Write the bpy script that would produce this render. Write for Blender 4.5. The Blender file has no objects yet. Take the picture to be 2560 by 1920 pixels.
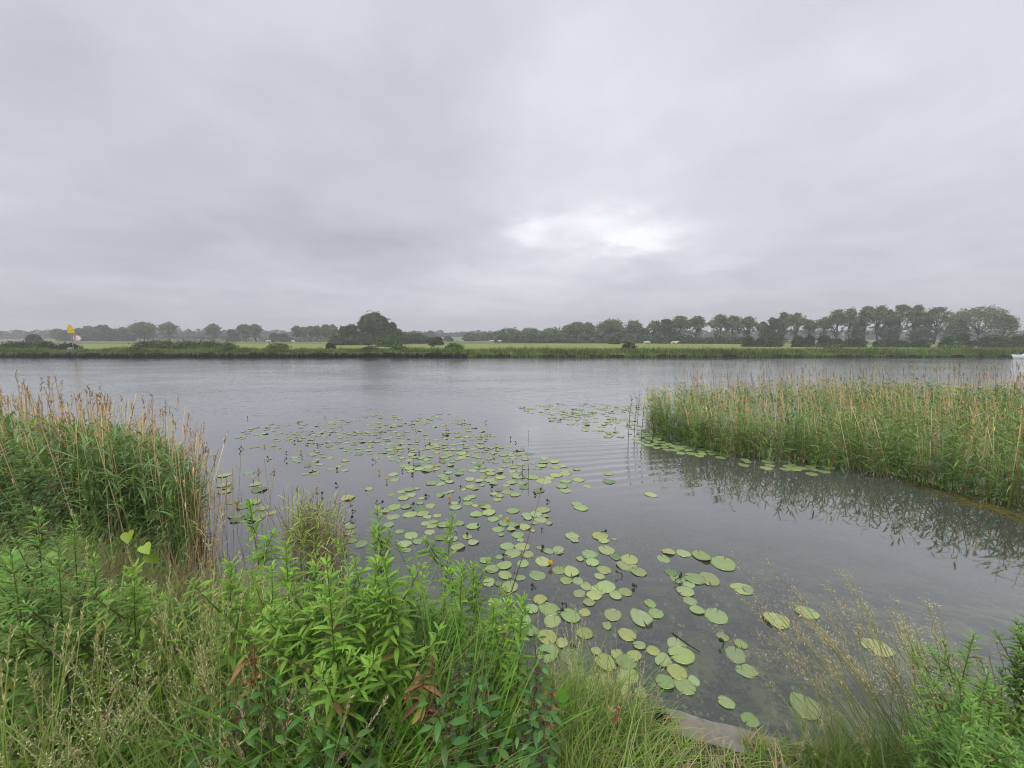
import bpy, math, random
import numpy as np
from mathutils import Vector
R = math.radians
rng = np.random.default_rng(7)
random.seed(7)
sc = bpy.context.scene
col = sc.collection

# ---------------------------------------------------------------- camera
F = 390.0                       # focal length in pixels of a 1024 px wide picture
H = 2.4                         # eye above the water
PITCH = math.atan(47 / F)
cam = bpy.data.cameras.new('camera')
cam.sensor_width = 36.0
cam.lens = F * 36.0 / 1024.0
cam.clip_start = 0.05
cam.clip_end = 5000
co = bpy.data.objects.new('camera', cam)
co.location = (0, 0, H)
co.rotation_euler = (R(90) - PITCH, 0, 0)
col.objects.link(co)
sc.camera = co
CP, SP = math.cos(PITCH), math.sin(PITCH)


def ray(px, py):
    a = (384 - py) / F
    b = (px - 512) / F
    return np.array([b, CP + a * SP, -SP + a * CP])


def G(px, py, z=0.0):
    d = ray(px, py)
    t = (z - H) / d[2]
    return d[0] * t, d[1] * t


def D(px, py, Y):
    d = ray(px, py)
    t = Y / d[1]
    return np.array([d[0] * t, Y, H + d[2] * t])


def proj(x, y, z):
    dz = z - H
    dep = y * CP - dz * SP
    return 512 + F * x / dep, 384 - F * (y * SP + dz * CP) / dep


# ---------------------------------------------------------------- world, light, exposure
sc.render.engine = 'CYCLES'
sc.view_settings.view_transform = 'Standard'
sc.view_settings.look = 'None'
sc.view_settings.exposure = 0.78
sc.view_settings.gamma = 1
cy = sc.cycles
cy.use_denoising = True
cy.filter_width = 1.05
cy.max_bounces = 8
cy.diffuse_bounces = 3
cy.glossy_bounces = 3
cy.transmission_bounces = 4
cy.transparent_max_bounces = 8
cy.volume_bounces = 0
cy.sample_clamp_indirect = 4
SUN_EL, SUN_AZ = R(58), R(200)   # azimuth from +Y towards +X

world = bpy.data.worlds.new('World')
sc.world = world
world.use_nodes = True
NT = world.node_tree
NT.nodes.clear()


class NG:
    """small helper for writing node trees"""
    def __init__(s, nt):
        s.nt = nt

    def n(s, t, **kw):
        o = s.nt.nodes.new(t)
        for k, v in kw.items():
            setattr(o, k, v)
        return o

    def set(s, node, key, v):
        inp = node.inputs[key]
        if isinstance(v, bpy.types.NodeSocket):
            s.nt.links.new(v, inp)
        else:
            inp.default_value = v

    def math(s, op, a, b=None, c=None, clamp=False):
        o = s.n('ShaderNodeMath', operation=op, use_clamp=clamp)
        s.set(o, 0, a)
        if b is not None:
            s.set(o, 1, b)
        if c is not None:
            s.set(o, 2, c)
        return o.outputs[0]

    def vmath(s, op, a, b=None, out=0):
        o = s.n('ShaderNodeVectorMath', operation=op)
        s.set(o, 0, a)
        if b is not None:
            s.set(o, 1, b)
        return o.outputs[out]

    def noise(s, vec, scale, detail=4, rough=0.5, dist=0.0):
        o = s.n('ShaderNodeTexNoise')
        s.set(o, 'Vector', vec)
        s.set(o, 'Scale', scale)
        s.set(o, 'Detail', detail)
        s.set(o, 'Roughness', rough)
        s.set(o, 'Distortion', dist)
        return o.outputs['Fac']

    def rng(s, v, a, b, c=0.0, d=1.0, smooth=True):
        o = s.n('ShaderNodeMapRange', interpolation_type='SMOOTHSTEP' if smooth else 'LINEAR')
        for i, x in enumerate((v, a, b, c, d)):
            s.set(o, i, x)
        return o.outputs[0]

    def mixc(s, f, a, b, blend='MIX'):
        o = s.n('ShaderNodeMix', data_type='RGBA', blend_type=blend)
        s.set(o, 0, f)
        for k, v in ((6, a), (7, b)):
            if isinstance(v, tuple) and len(v) == 3:
                v = v + (1,)
            s.set(o, k, v)
        return o.outputs[2]

    def scale(s, vec, sx, sy, sz):
        o = s.n('ShaderNodeMapping')
        s.set(o, 'Vector', vec)
        o.inputs['Scale'].default_value = (sx, sy, sz)
        return o.outputs[0]


g = NG(NT)
tc = g.n('ShaderNodeTexCoord')
dr = g.vmath('NORMALIZE', tc.outputs['Generated'])
sep = g.n('ShaderNodeSeparateXYZ')
g.set(sep, 0, dr)
X_, Y_, Z_ = sep.outputs
zz = g.math('ADD', g.math('MAXIMUM', Z_, 0.0), 0.16)
cmb = g.n('ShaderNodeCombineXYZ')
g.set(cmb, 0, g.math('DIVIDE', X_, zz))
g.set(cmb, 1, g.math('DIVIDE', Y_, zz))
cv = cmb.outputs[0]
n1 = g.noise(cv, 0.42, 5, 0.5, 0.25)
n2 = g.noise(g.vmath('ADD', cv, (7.3, 2.1, 0.5)), 1.25, 6, 0.55, 0.4)
n3 = g.noise(g.vmath('ADD', cv, (3.3, 8.1, 1.5)), 3.6, 4, 0.5, 0.2)
# warp the lobes' direction a little so that their edges are ragged
wv = g.n('ShaderNodeTexNoise')
g.set(wv, 'Vector', cv)
g.set(wv, 'Scale', 2.6)
g.set(wv, 'Detail', 6)
g.set(wv, 'Roughness', 0.6)
wdir = g.vmath('NORMALIZE', g.vmath('ADD', dr, g.vmath('MULTIPLY', g.vmath('SUBTRACT', wv.outputs['Color'], (0.5, 0.5, 0.5)), (0.2, 0.2, 0.16))))


def lobe(px, py, sx, sy, amp, vec=None):
    """brighter or darker stretch of cloud round the direction seen at (px, py)"""
    d = ray(px, py)
    d = d / np.linalg.norm(d)
    rt = np.cross(d, [0, 0, 1]); rt /= np.linalg.norm(rt)
    up = np.cross(rt, d)
    k = 1.0 / math.hypot(1.0, math.hypot(px - 512, py - 384) / F) / F
    vec = vec or wdir
    u = g.math('DIVIDE', g.vmath('DOT_PRODUCT', vec, tuple(rt), 1), sx * k)
    v = g.math('DIVIDE', g.vmath('DOT_PRODUCT', vec, tuple(up), 1), sy * k)
    front = g.rng(g.vmath('DOT_PRODUCT', vec, tuple(d), 1), 0.0, 0.3)
    q = g.math('ADD', g.math('MULTIPLY', u, u), g.math('MULTIPLY', v, v))
    e = g.math('POWER', 2.718, g.math('MULTIPLY', q, -1.0))
    return g.math('MULTIPLY', g.math('MULTIPLY', e, front), amp)


v = g.math('MULTIPLY_ADD', g.math('SUBTRACT', n1, 0.5), 0.32, 0.582)
v = g.math('MULTIPLY_ADD', g.math('SUBTRACT', n2, 0.5), 0.25, v)
v = g.math('MULTIPLY_ADD', g.math('SUBTRACT', n3, 0.5), 0.09, v)
for L in ((632, 242, 42, 15, 0.34), (600, 228, 60, 22, 0.14), (532, 233, 24, 13, 0.20), (575, 240, 120, 40, 0.06), (600, 85, 120, 70, 0.10), (500, 268, 95, 12, 0.09), (560, 222, 60, 9, 0.08), (700, 262, 60, 10, 0.06), (470, 282, 60, 6, 0.05), (240, 262, 60, 12, 0.03),
          (900, 30, 260, 90, 0.10), (330, 240, 190, 36, -0.085), (60, 30, 220, 120, -0.07), (80, 260, 150, 30, -0.07),
          (440, 120, 120, 80, -0.04), (850, 200, 220, 60, -0.02), (330, 30, 120, 40, 0.03), (620, 300, 320, 14, 0.05), (400, 268, 60, 14, -0.04), (960, 110, 200, 80, 0.05), (120, 312, 160, 14, -0.05)):
    v = g.math('ADD', v, lobe(*L))
v = g.math('MINIMUM', g.math('MAXIMUM', v, 0.42), 0.93)
tint = g.mixc(g.rng(v, 0.45, 0.9), (0.928, 0.94, 1.06), (0.97, 0.975, 1.035))
cloud = g.mixc(1.0, tint, v, 'MULTIPLY')
sky = g.n('ShaderNodeTexSky', sky_type='NISHITA', sun_disc=False)
sky.sun_elevation = SUN_EL
sky.sun_rotation = SUN_AZ
sky.air_density = 1.5
sky.dust_density = 4.0
bg1 = g.n('ShaderNodeBackground')
g.set(bg1, 0, sky.outputs[0])
g.set(bg1, 1, 0.05)
bg2 = g.n('ShaderNodeBackground')
g.set(bg2, 0, cloud)
g.set(bg2, 1, 0.73)
ms = g.n('ShaderNodeMixShader')
g.set(ms, 0, 0.95)                # an almost closed cloud deck over the clear sky
NT.links.new(bg1.outputs[0], ms.inputs[1])
NT.links.new(bg2.outputs[0], ms.inputs[2])
wo = g.n('ShaderNodeOutputWorld')
NT.links.new(ms.outputs[0], wo.inputs[0])

sl = bpy.data.lights.new('sun', 'SUN')
sl.energy = 1.5
sl.angle = R(35)
sl.color = (1.0, 0.98, 0.94)
so = bpy.data.objects.new('sun', sl)
so.rotation_euler = Vector((-math.sin(SUN_AZ) * math.cos(SUN_EL), -math.cos(SUN_AZ) * math.cos(SUN_EL), -math.sin(SUN_EL))).to_track_quat('-Z', 'Y').to_euler()
col.objects.link(so)

# ---------------------------------------------------------------- helpers
ORD = ['first', 'second', 'third', 'fourth', 'fifth', 'sixth', 'seventh', 'eighth', 'ninth', 'tenth', 'eleventh', 'twelfth',
       'thirteenth', 'fourteenth', 'fifteenth', 'sixteenth', 'seventeenth', 'eighteenth', 'nineteenth', 'twentieth']
ORD += ['twenty-' + o for o in ORD[:9]] + ['thirtieth'] + ['thirty-' + o for o in ORD[:9]] + ['fortieth']


def tag(o, label=None, cat=None, group=None, kind=None):
    if label: o['label'] = label
    if cat: o['category'] = cat
    if group: o['group'] = group
    if kind: o['kind'] = kind
    return o


def empty(name, loc, rz=0.0, scale=1.0):
    o = bpy.data.objects.new(name, None)
    o.empty_display_size = 0.1
    o.location = loc
    o.rotation_euler = (0, 0, rz)
    o.scale = (scale,) * 3
    col.objects.link(o)
    return o


def dup(root, loc, rz=0.0, scale=1.0):
    r = root.copy()
    col.objects.link(r)
    r.location = loc
    r.rotation_euler = (0, 0, rz)
    r.scale = (scale,) * 3
    for ch in list(root.children):
        c = ch.copy()
        col.objects.link(c)
        c.parent = r
        for gch in ch.children:
            d = gch.copy()
            col.objects.link(d)
            d.parent = c
    return r


def norm(a):
    return a / np.maximum(np.linalg.norm(a, axis=-1, keepdims=True), 1e-9)


class MB:
    """collects quads and triangles with a colour per vertex and links them as one mesh"""
    def __init__(s):
        s.v, s.q, s.t, s.c, s.n = [], [], [], [], 0

    def add(s, v, quads=None, tris=None, c=(0.1, 0.1, 0.1)):
        v = np.asarray(v, float).reshape(-1, 3)
        c = np.asarray(c, float)
        if c.ndim == 1:
            c = np.repeat(c[None, :], len(v), 0)
        s.v.append(v)
        s.c.append(c)
        if quads is not None and len(quads): s.q.append(np.asarray(quads) + s.n)
        if tris is not None and len(tris): s.t.append(np.asarray(tris) + s.n)
        s.n += len(v)

    def build(s, name, mat, parent=None, smooth=True, loc=None):
        v = np.concatenate(s.v)
        if loc is not None:
            v = v - np.array(loc)
        c = np.concatenate(s.c)
        q = np.concatenate(s.q) if s.q else np.zeros((0, 4), int)
        t = np.concatenate(s.t) if s.t else np.zeros((0, 3), int)
        me = bpy.data.meshes.new(name)
        me.vertices.add(len(v))
        me.vertices.foreach_set('co', v.astype(np.float32).ravel())
        idx = np.concatenate([q.ravel(), t.ravel()]).astype(np.int32)
        me.loops.add(len(idx))
        me.loops.foreach_set('vertex_index', idx)
        me.polygons.add(len(q) + len(t))
        st = np.concatenate([np.arange(len(q)) * 4, len(q) * 4 + np.arange(len(t)) * 3]).astype(np.int32)
        me.polygons.foreach_set('loop_start', st)
        me.update(calc_edges=True)
        me.polygons.foreach_set('use_smooth', np.full(len(q) + len(t), smooth))
        at = me.color_attributes.new('col', 'FLOAT_COLOR', 'POINT')
        at.data.foreach_set('color', np.concatenate([c, np.ones((len(c), 1))], 1).astype(np.float32).ravel())
        me.materials.append(mat)
        o = bpy.data.objects.new(name, me)
        col.objects.link(o)
        if parent is not None: o.parent = parent
        if loc is not None: o.location = loc
        return o


def jit(c, n, a=0.12, b=0.06):
    """n colours round c, varied in lightness by a and in hue by b"""
    c = np.asarray(c, float)
    l = 1 + rng.normal(0, a, (n, 1))
    h = 1 + rng.normal(0, b, (n, 3))
    return np.clip(c * l * h, 0.004, 1)


def ribbons(mb, P, Dv, L, W, B, c, segs=3, prof='blade', fold=0.0, tipc=None, side=None):
    """n curved leaf blades: base P, direction Dv, length L, width W, bend B (added as t^2)"""
    P = np.asarray(P, float); n = len(P)
    if n == 0: return
    Dv = norm(np.asarray(Dv, float)); B = np.asarray(B, float)
    L = np.broadcast_to(np.asarray(L, float), (n,)); W = np.broadcast_to(np.asarray(W, float), (n,))
    c = np.broadcast_to(np.asarray(c, float), (n, 3))
    t = np.linspace(0, 1, segs + 1)
    Cn = P[:, None] + L[:, None, None] * (Dv[:, None] * t[None, :, None] + B[:, None] * (t ** 2)[None, :, None])
    T = norm(Dv[:, None] + 2 * B[:, None] * t[None, :, None])
    if side is None:
        side = norm(np.cross(Dv, B + rng.normal(0, 0.08, (n, 3))) + 1e-6)
    S = norm(side)[:, None]
    S = norm(S - (S * T).sum(-1, keepdims=True) * T)
    if prof == 'blade': w = np.clip(1 - t, 0.03, 1) ** 0.6
    elif prof == 'leaf': w = np.clip(np.sin(np.pi * (t * 0.93 + 0.05)) ** 0.8, 0.05, 1)
    elif prof == 'ovate': w = np.clip(np.sin(np.pi * (t * 0.95 + 0.04) ** 0.75), 0.05, 1)
    elif prof == 'reed': w = np.clip(np.minimum(1.0, 0.35 + t * 3) * (1 - t ** 2.2), 0.04, 1)
    else: w = np.ones_like(t)
    hw = 0.5 * W[:, None, None] * w[None, :, None]
    cc = np.repeat(c[:, None], segs + 1, 1)
    if tipc is not None:
        cc = cc * (1 - (t ** 2)[None, :, None]) + np.asarray(tipc)[None, None] * (t ** 2)[None, :, None]
    if fold:
        N = np.cross(S, T)
        V = np.stack([Cn - S * hw + N * hw * fold, Cn, Cn + S * hw + N * hw * fold], 2)
        k = 3
        C4 = np.repeat(cc[:, :, None], 3, 2)
    else:
        V = np.stack([Cn - S * hw, Cn + S * hw], 2)
        k = 2
        C4 = np.repeat(cc[:, :, None], 2, 2)
    base = np.arange(n)[:, None, None] * ((segs + 1) * k) + np.arange(segs)[None, :, None] * k + np.arange(k - 1)[None, None]
    Q = np.stack([base, base + 1, base + k + 1, base + k], -1).reshape(-1, 4)
    mb.add(V.reshape(-1, 3), quads=Q, c=C4.reshape(-1, 3))


def curve_pt(P, Dv, L, B, t):
    return P + L[:, None] * (Dv * t[:, None] + B * (t ** 2)[:, None])


def tube(mb, pts, rad, c, sides=6, cap=True):
    pts = np.asarray(pts, float); rad = np.asarray(rad, float)
    T = norm(np.gradient(pts, axis=0))
    ref = np.array([0.3, 0.9, 0.2])
    A = norm(np.cross(T, ref)); Bv = np.cross(T, A)
    th = np.linspace(0, 2 * np.pi, sides, endpoint=False)
    V = pts[:, None] + rad[:, None, None] * (A[:, None] * np.cos(th)[None, :, None] + Bv[:, None] * np.sin(th)[None, :, None])
    n = len(pts)
    q = [[i * sides + j, i * sides + (j + 1) % sides, (i + 1) * sides + (j + 1) % sides, (i + 1) * sides + j] for i in range(n - 1) for j in range(sides)]
    tr = []
    V = V.reshape(-1, 3)
    if cap:
        V = np.concatenate([V, pts[:1], pts[-1:]])
        a, b = n * sides, n * sides + 1
        tr = [[a, (j + 1) % sides, j] for j in range(sides)] + [[b, (n - 1) * sides + j, (n - 1) * sides + (j + 1) % sides] for j in range(sides)]
    mb.add(V, quads=q, tris=tr, c=c)


def box(mb, x0, x1, y0, y1, z0, z1, c):
    v = [(x, y, z) for z in (z0, z1) for y in (y0, y1) for x in (x0, x1)]
    mb.add(v, quads=[[0, 1, 5, 4], [1, 3, 7, 5], [3, 2, 6, 7], [2, 0, 4, 6], [0, 2, 3, 1], [4, 5, 7, 6]], c=c)


def cards(mb, C, s, c, nrm=None, asp=1.0):
    """leaf clump faces of size s at the points C"""
    n = len(C)
    N = norm(rng.normal(0, 1, (n, 3))) if nrm is None else norm(nrm + rng.normal(0, 0.6, (n, 3)))
    A = norm(np.cross(N, norm(rng.normal(0, 1, (n, 3)))))
    B = np.cross(N, A)
    s = np.broadcast_to(np.asarray(s, float), (n,))[:, None]
    k = rng.uniform(0.5, 1.0, (4, n, 1))
    V = np.stack([C - A * s * k[0] * asp, C - B * s * k[1], C + A * s * k[2] * asp, C + B * s * k[3]], 1)
    mb.add(V.reshape(-1, 3), quads=np.arange(4 * n).reshape(-1, 4), c=np.repeat(c, 4, 0))


# ---------------------------------------------------------------- materials
def mat(name, build):
    m = bpy.data.materials.new(name)
    m.use_nodes = True
    m.node_tree.nodes.clear()
    gg = NG(m.node_tree)
    out = gg.n('ShaderNodeOutputMaterial')
    build(gg, out, m.node_tree)
    return m


def foliage_mat(name, transl=0.28, rough=0.5, spec=0.3, noise=0.0):
    def b(gg, out, nt):
        at = gg.n('ShaderNodeAttribute', attribute_name='col')
        c = at.outputs['Color']
        if noise:
            geo = gg.n('ShaderNodeNewGeometry')
            f = gg.rng(gg.noise(geo.outputs['Position'], noise, 3, 0.6), 0.3, 0.7, 0.72, 1.3)
            c = gg.mixc(1.0, c, f, 'MULTIPLY')
        p = gg.n('ShaderNodeBsdfPrincipled')
        gg.set(p, 'Base Color', c)
        gg.set(p, 'Roughness', rough)
        gg.set(p, 'Specular IOR Level', spec)
        tr = gg.n('ShaderNodeBsdfTranslucent')
        gg.set(tr, 0, gg.mixc(1.0, c, (1.25, 1.25, 0.6), 'MULTIPLY'))
        mx = gg.n('ShaderNodeMixShader')
        gg.set(mx, 0, transl)
        nt.links.new(p.outputs[0], mx.inputs[1])
        nt.links.new(tr.outputs[0], mx.inputs[2])
        nt.links.new(mx.outputs[0], out.inputs[0])
    return mat(name, b)


def plain_mat(name, rough=0.6, spec=0.3, noise=0.0, metal=0.0):
    def b(gg, out, nt):
        at = gg.n('ShaderNodeAttribute', attribute_name='col')
        c = at.outputs['Color']
        if noise:
            t = gg.n('ShaderNodeTexCoord')
            f = gg.rng(gg.noise(t.outputs['Object'], noise, 5, 0.65), 0.25, 0.75, 0.6, 1.35)
            c = gg.mixc(1.0, c, f, 'MULTIPLY')
        p = gg.n('ShaderNodeBsdfPrincipled')
        gg.set(p, 'Base Color', c)
        gg.set(p, 'Roughness', rough)
        gg.set(p, 'Metallic', metal)
        gg.set(p, 'Specular IOR Level', spec)
        nt.links.new(p.outputs[0], out.inputs[0])
    return mat(name, b)


M_LEAF = foliage_mat('leaf', 0.30, 0.42, 0.35)
M_GRASS = foliage_mat('grass', 0.30, 0.5, 0.3)
M_DRY = foliage_mat('dry_stem', 0.12, 0.7, 0.15)
M_TREE = foliage_mat('tree_foliage', 0.2, 0.7, 0.1, noise=0.35)
M_BARK = plain_mat('bark', 0.9, 0.1, 1.5)
M_WOOD = plain_mat('weathered_timber', 0.85, 0.15, 3.0)
M_PAINT = plain_mat('painted_metal', 0.45, 0.4)
M_BUD = plain_mat('bud', 0.45, 0.4)
M_HIDE = plain_mat('hide', 0.8, 0.1)


def pad_build(gg, out, nt):
    at = gg.n('ShaderNodeAttribute', attribute_name='col')
    t = gg.n('ShaderNodeTexCoord')
    oi = gg.n('ShaderNodeObjectInfo')
    n = gg.noise(t.outputs['Object'], 9.0, 5, 0.6)
    # veins running out from the notch
    sp = gg.n('ShaderNodeSeparateXYZ')
    gg.set(sp, 0, t.outputs['Object'])
    ang = gg.math('ARCTAN2', sp.outputs[0], gg.math('ADD', sp.outputs[1], 0.03))
    vein = gg.math('POWER', gg.math('ABSOLUTE', gg.math('SINE', gg.math('MULTIPLY', ang, 9.0))), 0.35)
    c = gg.mixc(gg.rng(n, 0.35, 0.7), at.outputs['Color'], gg.mixc(1.0, at.outputs['Color'], (1.18, 1.12, 0.95), 'MULTIPLY'))
    c = gg.mixc(gg.rng(vein, 0.0, 0.6, 0.14, 0.0), c, (0.30, 0.36, 0.19))
    sp2 = gg.noise(gg.vmath('ADD', t.outputs['Object'], oi.outputs['Location']), 45.0, 3, 0.7)
    c = gg.mixc(gg.rng(sp2, 0.66, 0.74, 0.0, 0.6), c, (0.10, 0.08, 0.03))
    p = gg.n('ShaderNodeBsdfPrincipled')
    gg.set(p, 'Base Color', c)
    gg.set(p, 'Roughness', 0.3)
    gg.set(p, 'Specular IOR Level', 0.75)
    b = gg.n('ShaderNodeBump')
    gg.set(b, 'Height', gg.noise(t.outputs['Object'], 16.0, 3, 0.5))
    gg.set(b, 'Distance', 0.01)
    gg.set(b, 'Strength', 0.5)
    nt.links.new(b.outputs[0], p.inputs['Normal'])
    nt.links.new(p.outputs[0], out.inputs[0])


M_PAD = mat('lily_pad', pad_build)


def water_build(gg, out, nt):
    geo = gg.n('ShaderNodeNewGeometry')
    P = geo.outputs['Position']
    sp = gg.n('ShaderNodeSeparateXYZ')
    gg.set(sp, 0, P)
    x, y = sp.outputs[0], sp.outputs[1]
    big = gg.noise(gg.scale(P, 0.10, 0.22, 1), 1.0, 3, 0.5)
    # open river is ruffled by wind, the lee behind the reeds and the pads is calm
    far = gg.rng(gg.math('ADD', y, gg.math('MULTIPLY', gg.math('SUBTRACT', big, 0.5), 6.0)), 6.5, 13.0)
    lee = gg.rng(gg.math('ADD', gg.math('SUBTRACT', x, 0.8), gg.math('MULTIPLY', gg.math('SUBTRACT', 9.0, y), 0.25)), 0.0, 2.2, 1.0, 0.35)
    streak = gg.rng(big, 0.35, 0.68, 0.55, 1.15)
    amp = gg.math('ADD', gg.math('MULTIPLY', gg.math('MULTIPLY', far, streak), 1.0), gg.math('MULTIPLY', lee, 0.10))
    w1 = gg.noise(gg.scale(P, 1.6, 4.2, 1), 1.0, 4, 0.55, 0.3)
    w2 = gg.noise(gg.scale(P, 5.0, 11.0, 1), 1.0, 3, 0.5, 0.2)
    h = gg.math('MULTIPLY_ADD', w2, 0.32, w1)
    h = gg.math('MULTIPLY', h, amp)
    # a fan of small wakes running in towards the reeds
    wave = gg.n('ShaderNodeTexWave', wave_type='BANDS', bands_direction='Y')
    mp = gg.n('ShaderNodeMapping')
    gg.set(mp, 'Vector', P)
    mp.inputs['Rotation'].default_value = (0, 0, R(-12))
    gg.set(wave, 'Vector', mp.outputs[0])
    gg.set(wave, 'Scale', 1.05)
    gg.set(wave, 'Distortion', 2.6)
    gg.set(wave, 'Detail', 2.0)
    gg.set(wave, 'Detail Scale', 0.6)
    dx = gg.math('DIVIDE', gg.math('SUBTRACT', x, 1.75), 1.25)
    dy = gg.math('DIVIDE', gg.math('SUBTRACT', y, 7.6), 2.2)
    q = gg.math('ADD', gg.math('MULTIPLY', dx, dx), gg.math('MULTIPLY', dy, dy))
    wm = gg.math('POWER', 2.718, gg.math('MULTIPLY', q, -1.0))
    h = gg.math('MULTIPLY_ADD', gg.math('MULTIPLY', wave.outputs['Fac'], wm), 0.38, h)
    h = gg.math('MULTIPLY_ADD', gg.noise(gg.scale(P, 1.4, 2.0, 1), 1.0, 2, 0.5), 0.10, h)
    bump = gg.n('ShaderNodeBump')
    gg.set(bump, 'Height', h)
    gg.set(bump, 'Strength', 1.0)
    gg.set(bump, 'Distance', 0.018)
    fr = gg.n('ShaderNodeFresnel')
    gg.set(fr, 'IOR', 1.33)
    fr2 = gg.n('ShaderNodeFresnel')
    gg.set(fr2, 'IOR', 1.33)
    nt.links.new(bump.outputs[0], fr.inputs['Normal'])
    refl = gg.math('POWER', gg.math('ADD', gg.math('MULTIPLY', fr.outputs[0], 0.45), gg.math('MULTIPLY', fr2.outputs[0], 0.55)), 0.50)
    refl = gg.math('MULTIPLY', refl, gg.rng(fr2.outputs[0], 0.02, 0.11, 0.55, 1.0, False))
    gl = gg.n('ShaderNodeBsdfGlossy')
    gg.set(gl, 'Color', (0.97, 0.985, 0.98, 1))
    gg.set(gl, 'Roughness', 0.03)
    nt.links.new(bump.outputs[0], gl.inputs['Normal'])
    df = gg.n('ShaderNodeBsdfDiffuse')
    mur = gg.noise(gg.scale(P, 0.5, 0.5, 1), 1.0, 4, 0.6)
    gg.set(df, 'Color', gg.mixc(mur, (0.078, 0.082, 0.082), (0.10, 0.10, 0.092)))
    tr = gg.n('ShaderNodeBsdfTransparent')
    gg.set(tr, 'Color', (0.93, 0.96, 0.88, 1))
    body = gg.n('ShaderNodeMixShader')
    gg.set(body, 0, gg.rng(y, 2.2, 6.5, 0.28, 0.90))          # the water grows deeper and murkier outwards
    nt.links.new(tr.outputs[0], body.inputs[1])
    nt.links.new(df.outputs[0], body.inputs[2])
    mx = gg.n('ShaderNodeMixShader')
    nt.links.new(refl, mx.inputs[0])
    nt.links.new(body.outputs[0], mx.inputs[1])
    nt.links.new(gl.outputs[0], mx.inputs[2])
    nt.links.new(mx.outputs[0], out.inputs[0])


M_WATER = mat('river_water', water_build)


def bed_build(gg, out, nt):
    geo = gg.n('ShaderNodeNewGeometry')
    P = geo.outputs['Position']
    a = gg.noise(P, 2.2, 6, 0.7, 0.5)
    b = gg.noise(P, 9.0, 5, 0.7, 0.4)
    c = gg.mixc(gg.rng(a, 0.44, 0.60), (0.05, 0.057, 0.048), (0.26, 0.30, 0.15))
    c = gg.mixc(gg.rng(b, 0.5, 0.7, 0, 0.7), c, (0.27, 0.30, 0.12))
    p = gg.n('ShaderNodeBsdfPrincipled')
    gg.set(p, 'Base Color', c)
    gg.set(p, 'Roughness', 0.9)
    nt.links.new(p.outputs[0], out.inputs[0])


M_BED = mat('river_bed', bed_build)


def soil_build(gg, out, nt):
    geo = gg.n('ShaderNodeNewGeometry')
    P = geo.outputs['Position']
    c = gg.mixc(gg.rng(gg.noise(P, 14.0, 6, 0.7), 0.35, 0.65), (0.028, 0.035, 0.016), (0.085, 0.085, 0.04))
    p = gg.n('ShaderNodeBsdfPrincipled')
    gg.set(p, 'Base Color', c)
    gg.set(p, 'Roughness', 0.95)
    nt.links.new(p.outputs[0], out.inputs[0])


M_SOIL = mat('bank_soil', soil_build)


def field_build(gg, out, nt):
    geo = gg.n('ShaderNodeNewGeometry')
    P = geo.outputs['Position']
    sp = gg.n('ShaderNodeSeparateXYZ')
    gg.set(sp, 0, P)
    big = gg.noise(gg.scale(P, 0.006, 0.02, 0), 1.0, 3, 0.5)
    yy = gg.math('MULTIPLY_ADD', gg.math('SUBTRACT', big, 0.5), 60.0, sp.outputs[1])
    ramp = gg.n('ShaderNodeValToRGB')
    gg.set(ramp, 0, gg.math('DIVIDE', yy, 400.0))
    els = [(0.0, (0.10, 0.15, 0.035)), (0.15, (0.13, 0.19, 0.05)), (0.19, (0.20, 0.24, 0.07)), (0.30, (0.22, 0.25, 0.075)), (0.34, (0.12, 0.16, 0.06)),
           (0.5, (0.13, 0.17, 0.07)), (0.58, (0.20, 0.19, 0.10)), (0.7, (0.12, 0.17, 0.06)), (0.9, (0.16, 0.21, 0.08))]
    cr = ramp.color_ramp
    while len(cr.elements) < len(els): cr.elements.new(0.5)
    for e, (p_, c_) in zip(cr.elements, els):
        e.position = p_
        e.color = c_ + (1,)
    f = gg.rng(gg.noise(gg.scale(P, 0.12, 0.5, 0), 1.0, 5, 0.65), 0.3, 0.7, 0.75, 1.25)
    c = gg.mixc(1.0, ramp.outputs[0], f, 'MULTIPLY')
    p = gg.n('ShaderNodeBsdfPrincipled')
    gg.set(p, 'Base Color', c)
    gg.set(p, 'Roughness', 0.95)
    gg.set(p, 'Specular IOR Level', 0.1)
    nt.links.new(p.outputs[0], out.inputs[0])


M_FIELD = mat('meadow', field_build)


def conc_build(gg, out, nt):
    t = gg.n('ShaderNodeTexCoord')
    P = t.outputs['Object']
    a = gg.noise(P, 6.0, 8, 0.75)
    b = gg.noise(P, 60.0, 4, 0.7)
    c = gg.mixc(gg.rng(a, 0.35, 0.7), (0.20, 0.185, 0.155), (0.31, 0.285, 0.25))
    c = gg.mixc(gg.rng(gg.noise(P, 11.0, 6, 0.7), 0.52, 0.66, 0, 0.75), c, (0.09, 0.11, 0.045))
    c = gg.mixc(gg.rng(b, 0.55, 0.75, 0, 0.5), c, (0.12, 0.11, 0.08))
    p = gg.n('ShaderNodeBsdfPrincipled')
    gg.set(p, 'Base Color', c)
    gg.set(p, 'Roughness', 0.9)
    bu = gg.n('ShaderNodeBump')
    gg.set(bu, 'Height', b)
    gg.set(bu, 'Distance', 0.004)
    nt.links.new(bu.outputs[0], p.inputs['Normal'])
    nt.links.new(p.outputs[0], out.inputs[0])


M_CONC = mat('old_concrete', conc_build)

# ---------------------------------------------------------------- ground, water, far fields
BANK_Y = 47.0


def edge(x):
    return 2.22 - 0.32 * x


def sm(t):
    t = np.clip(t, 0, 1)
    return t * t * (3 - 2 * t)


def zb(x, y):
    return 0.27 + 0.42 * sm((edge(x) - y) / 1.5) + 0.03 * np.sin(x * 3.1 + y * 2.3)


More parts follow.
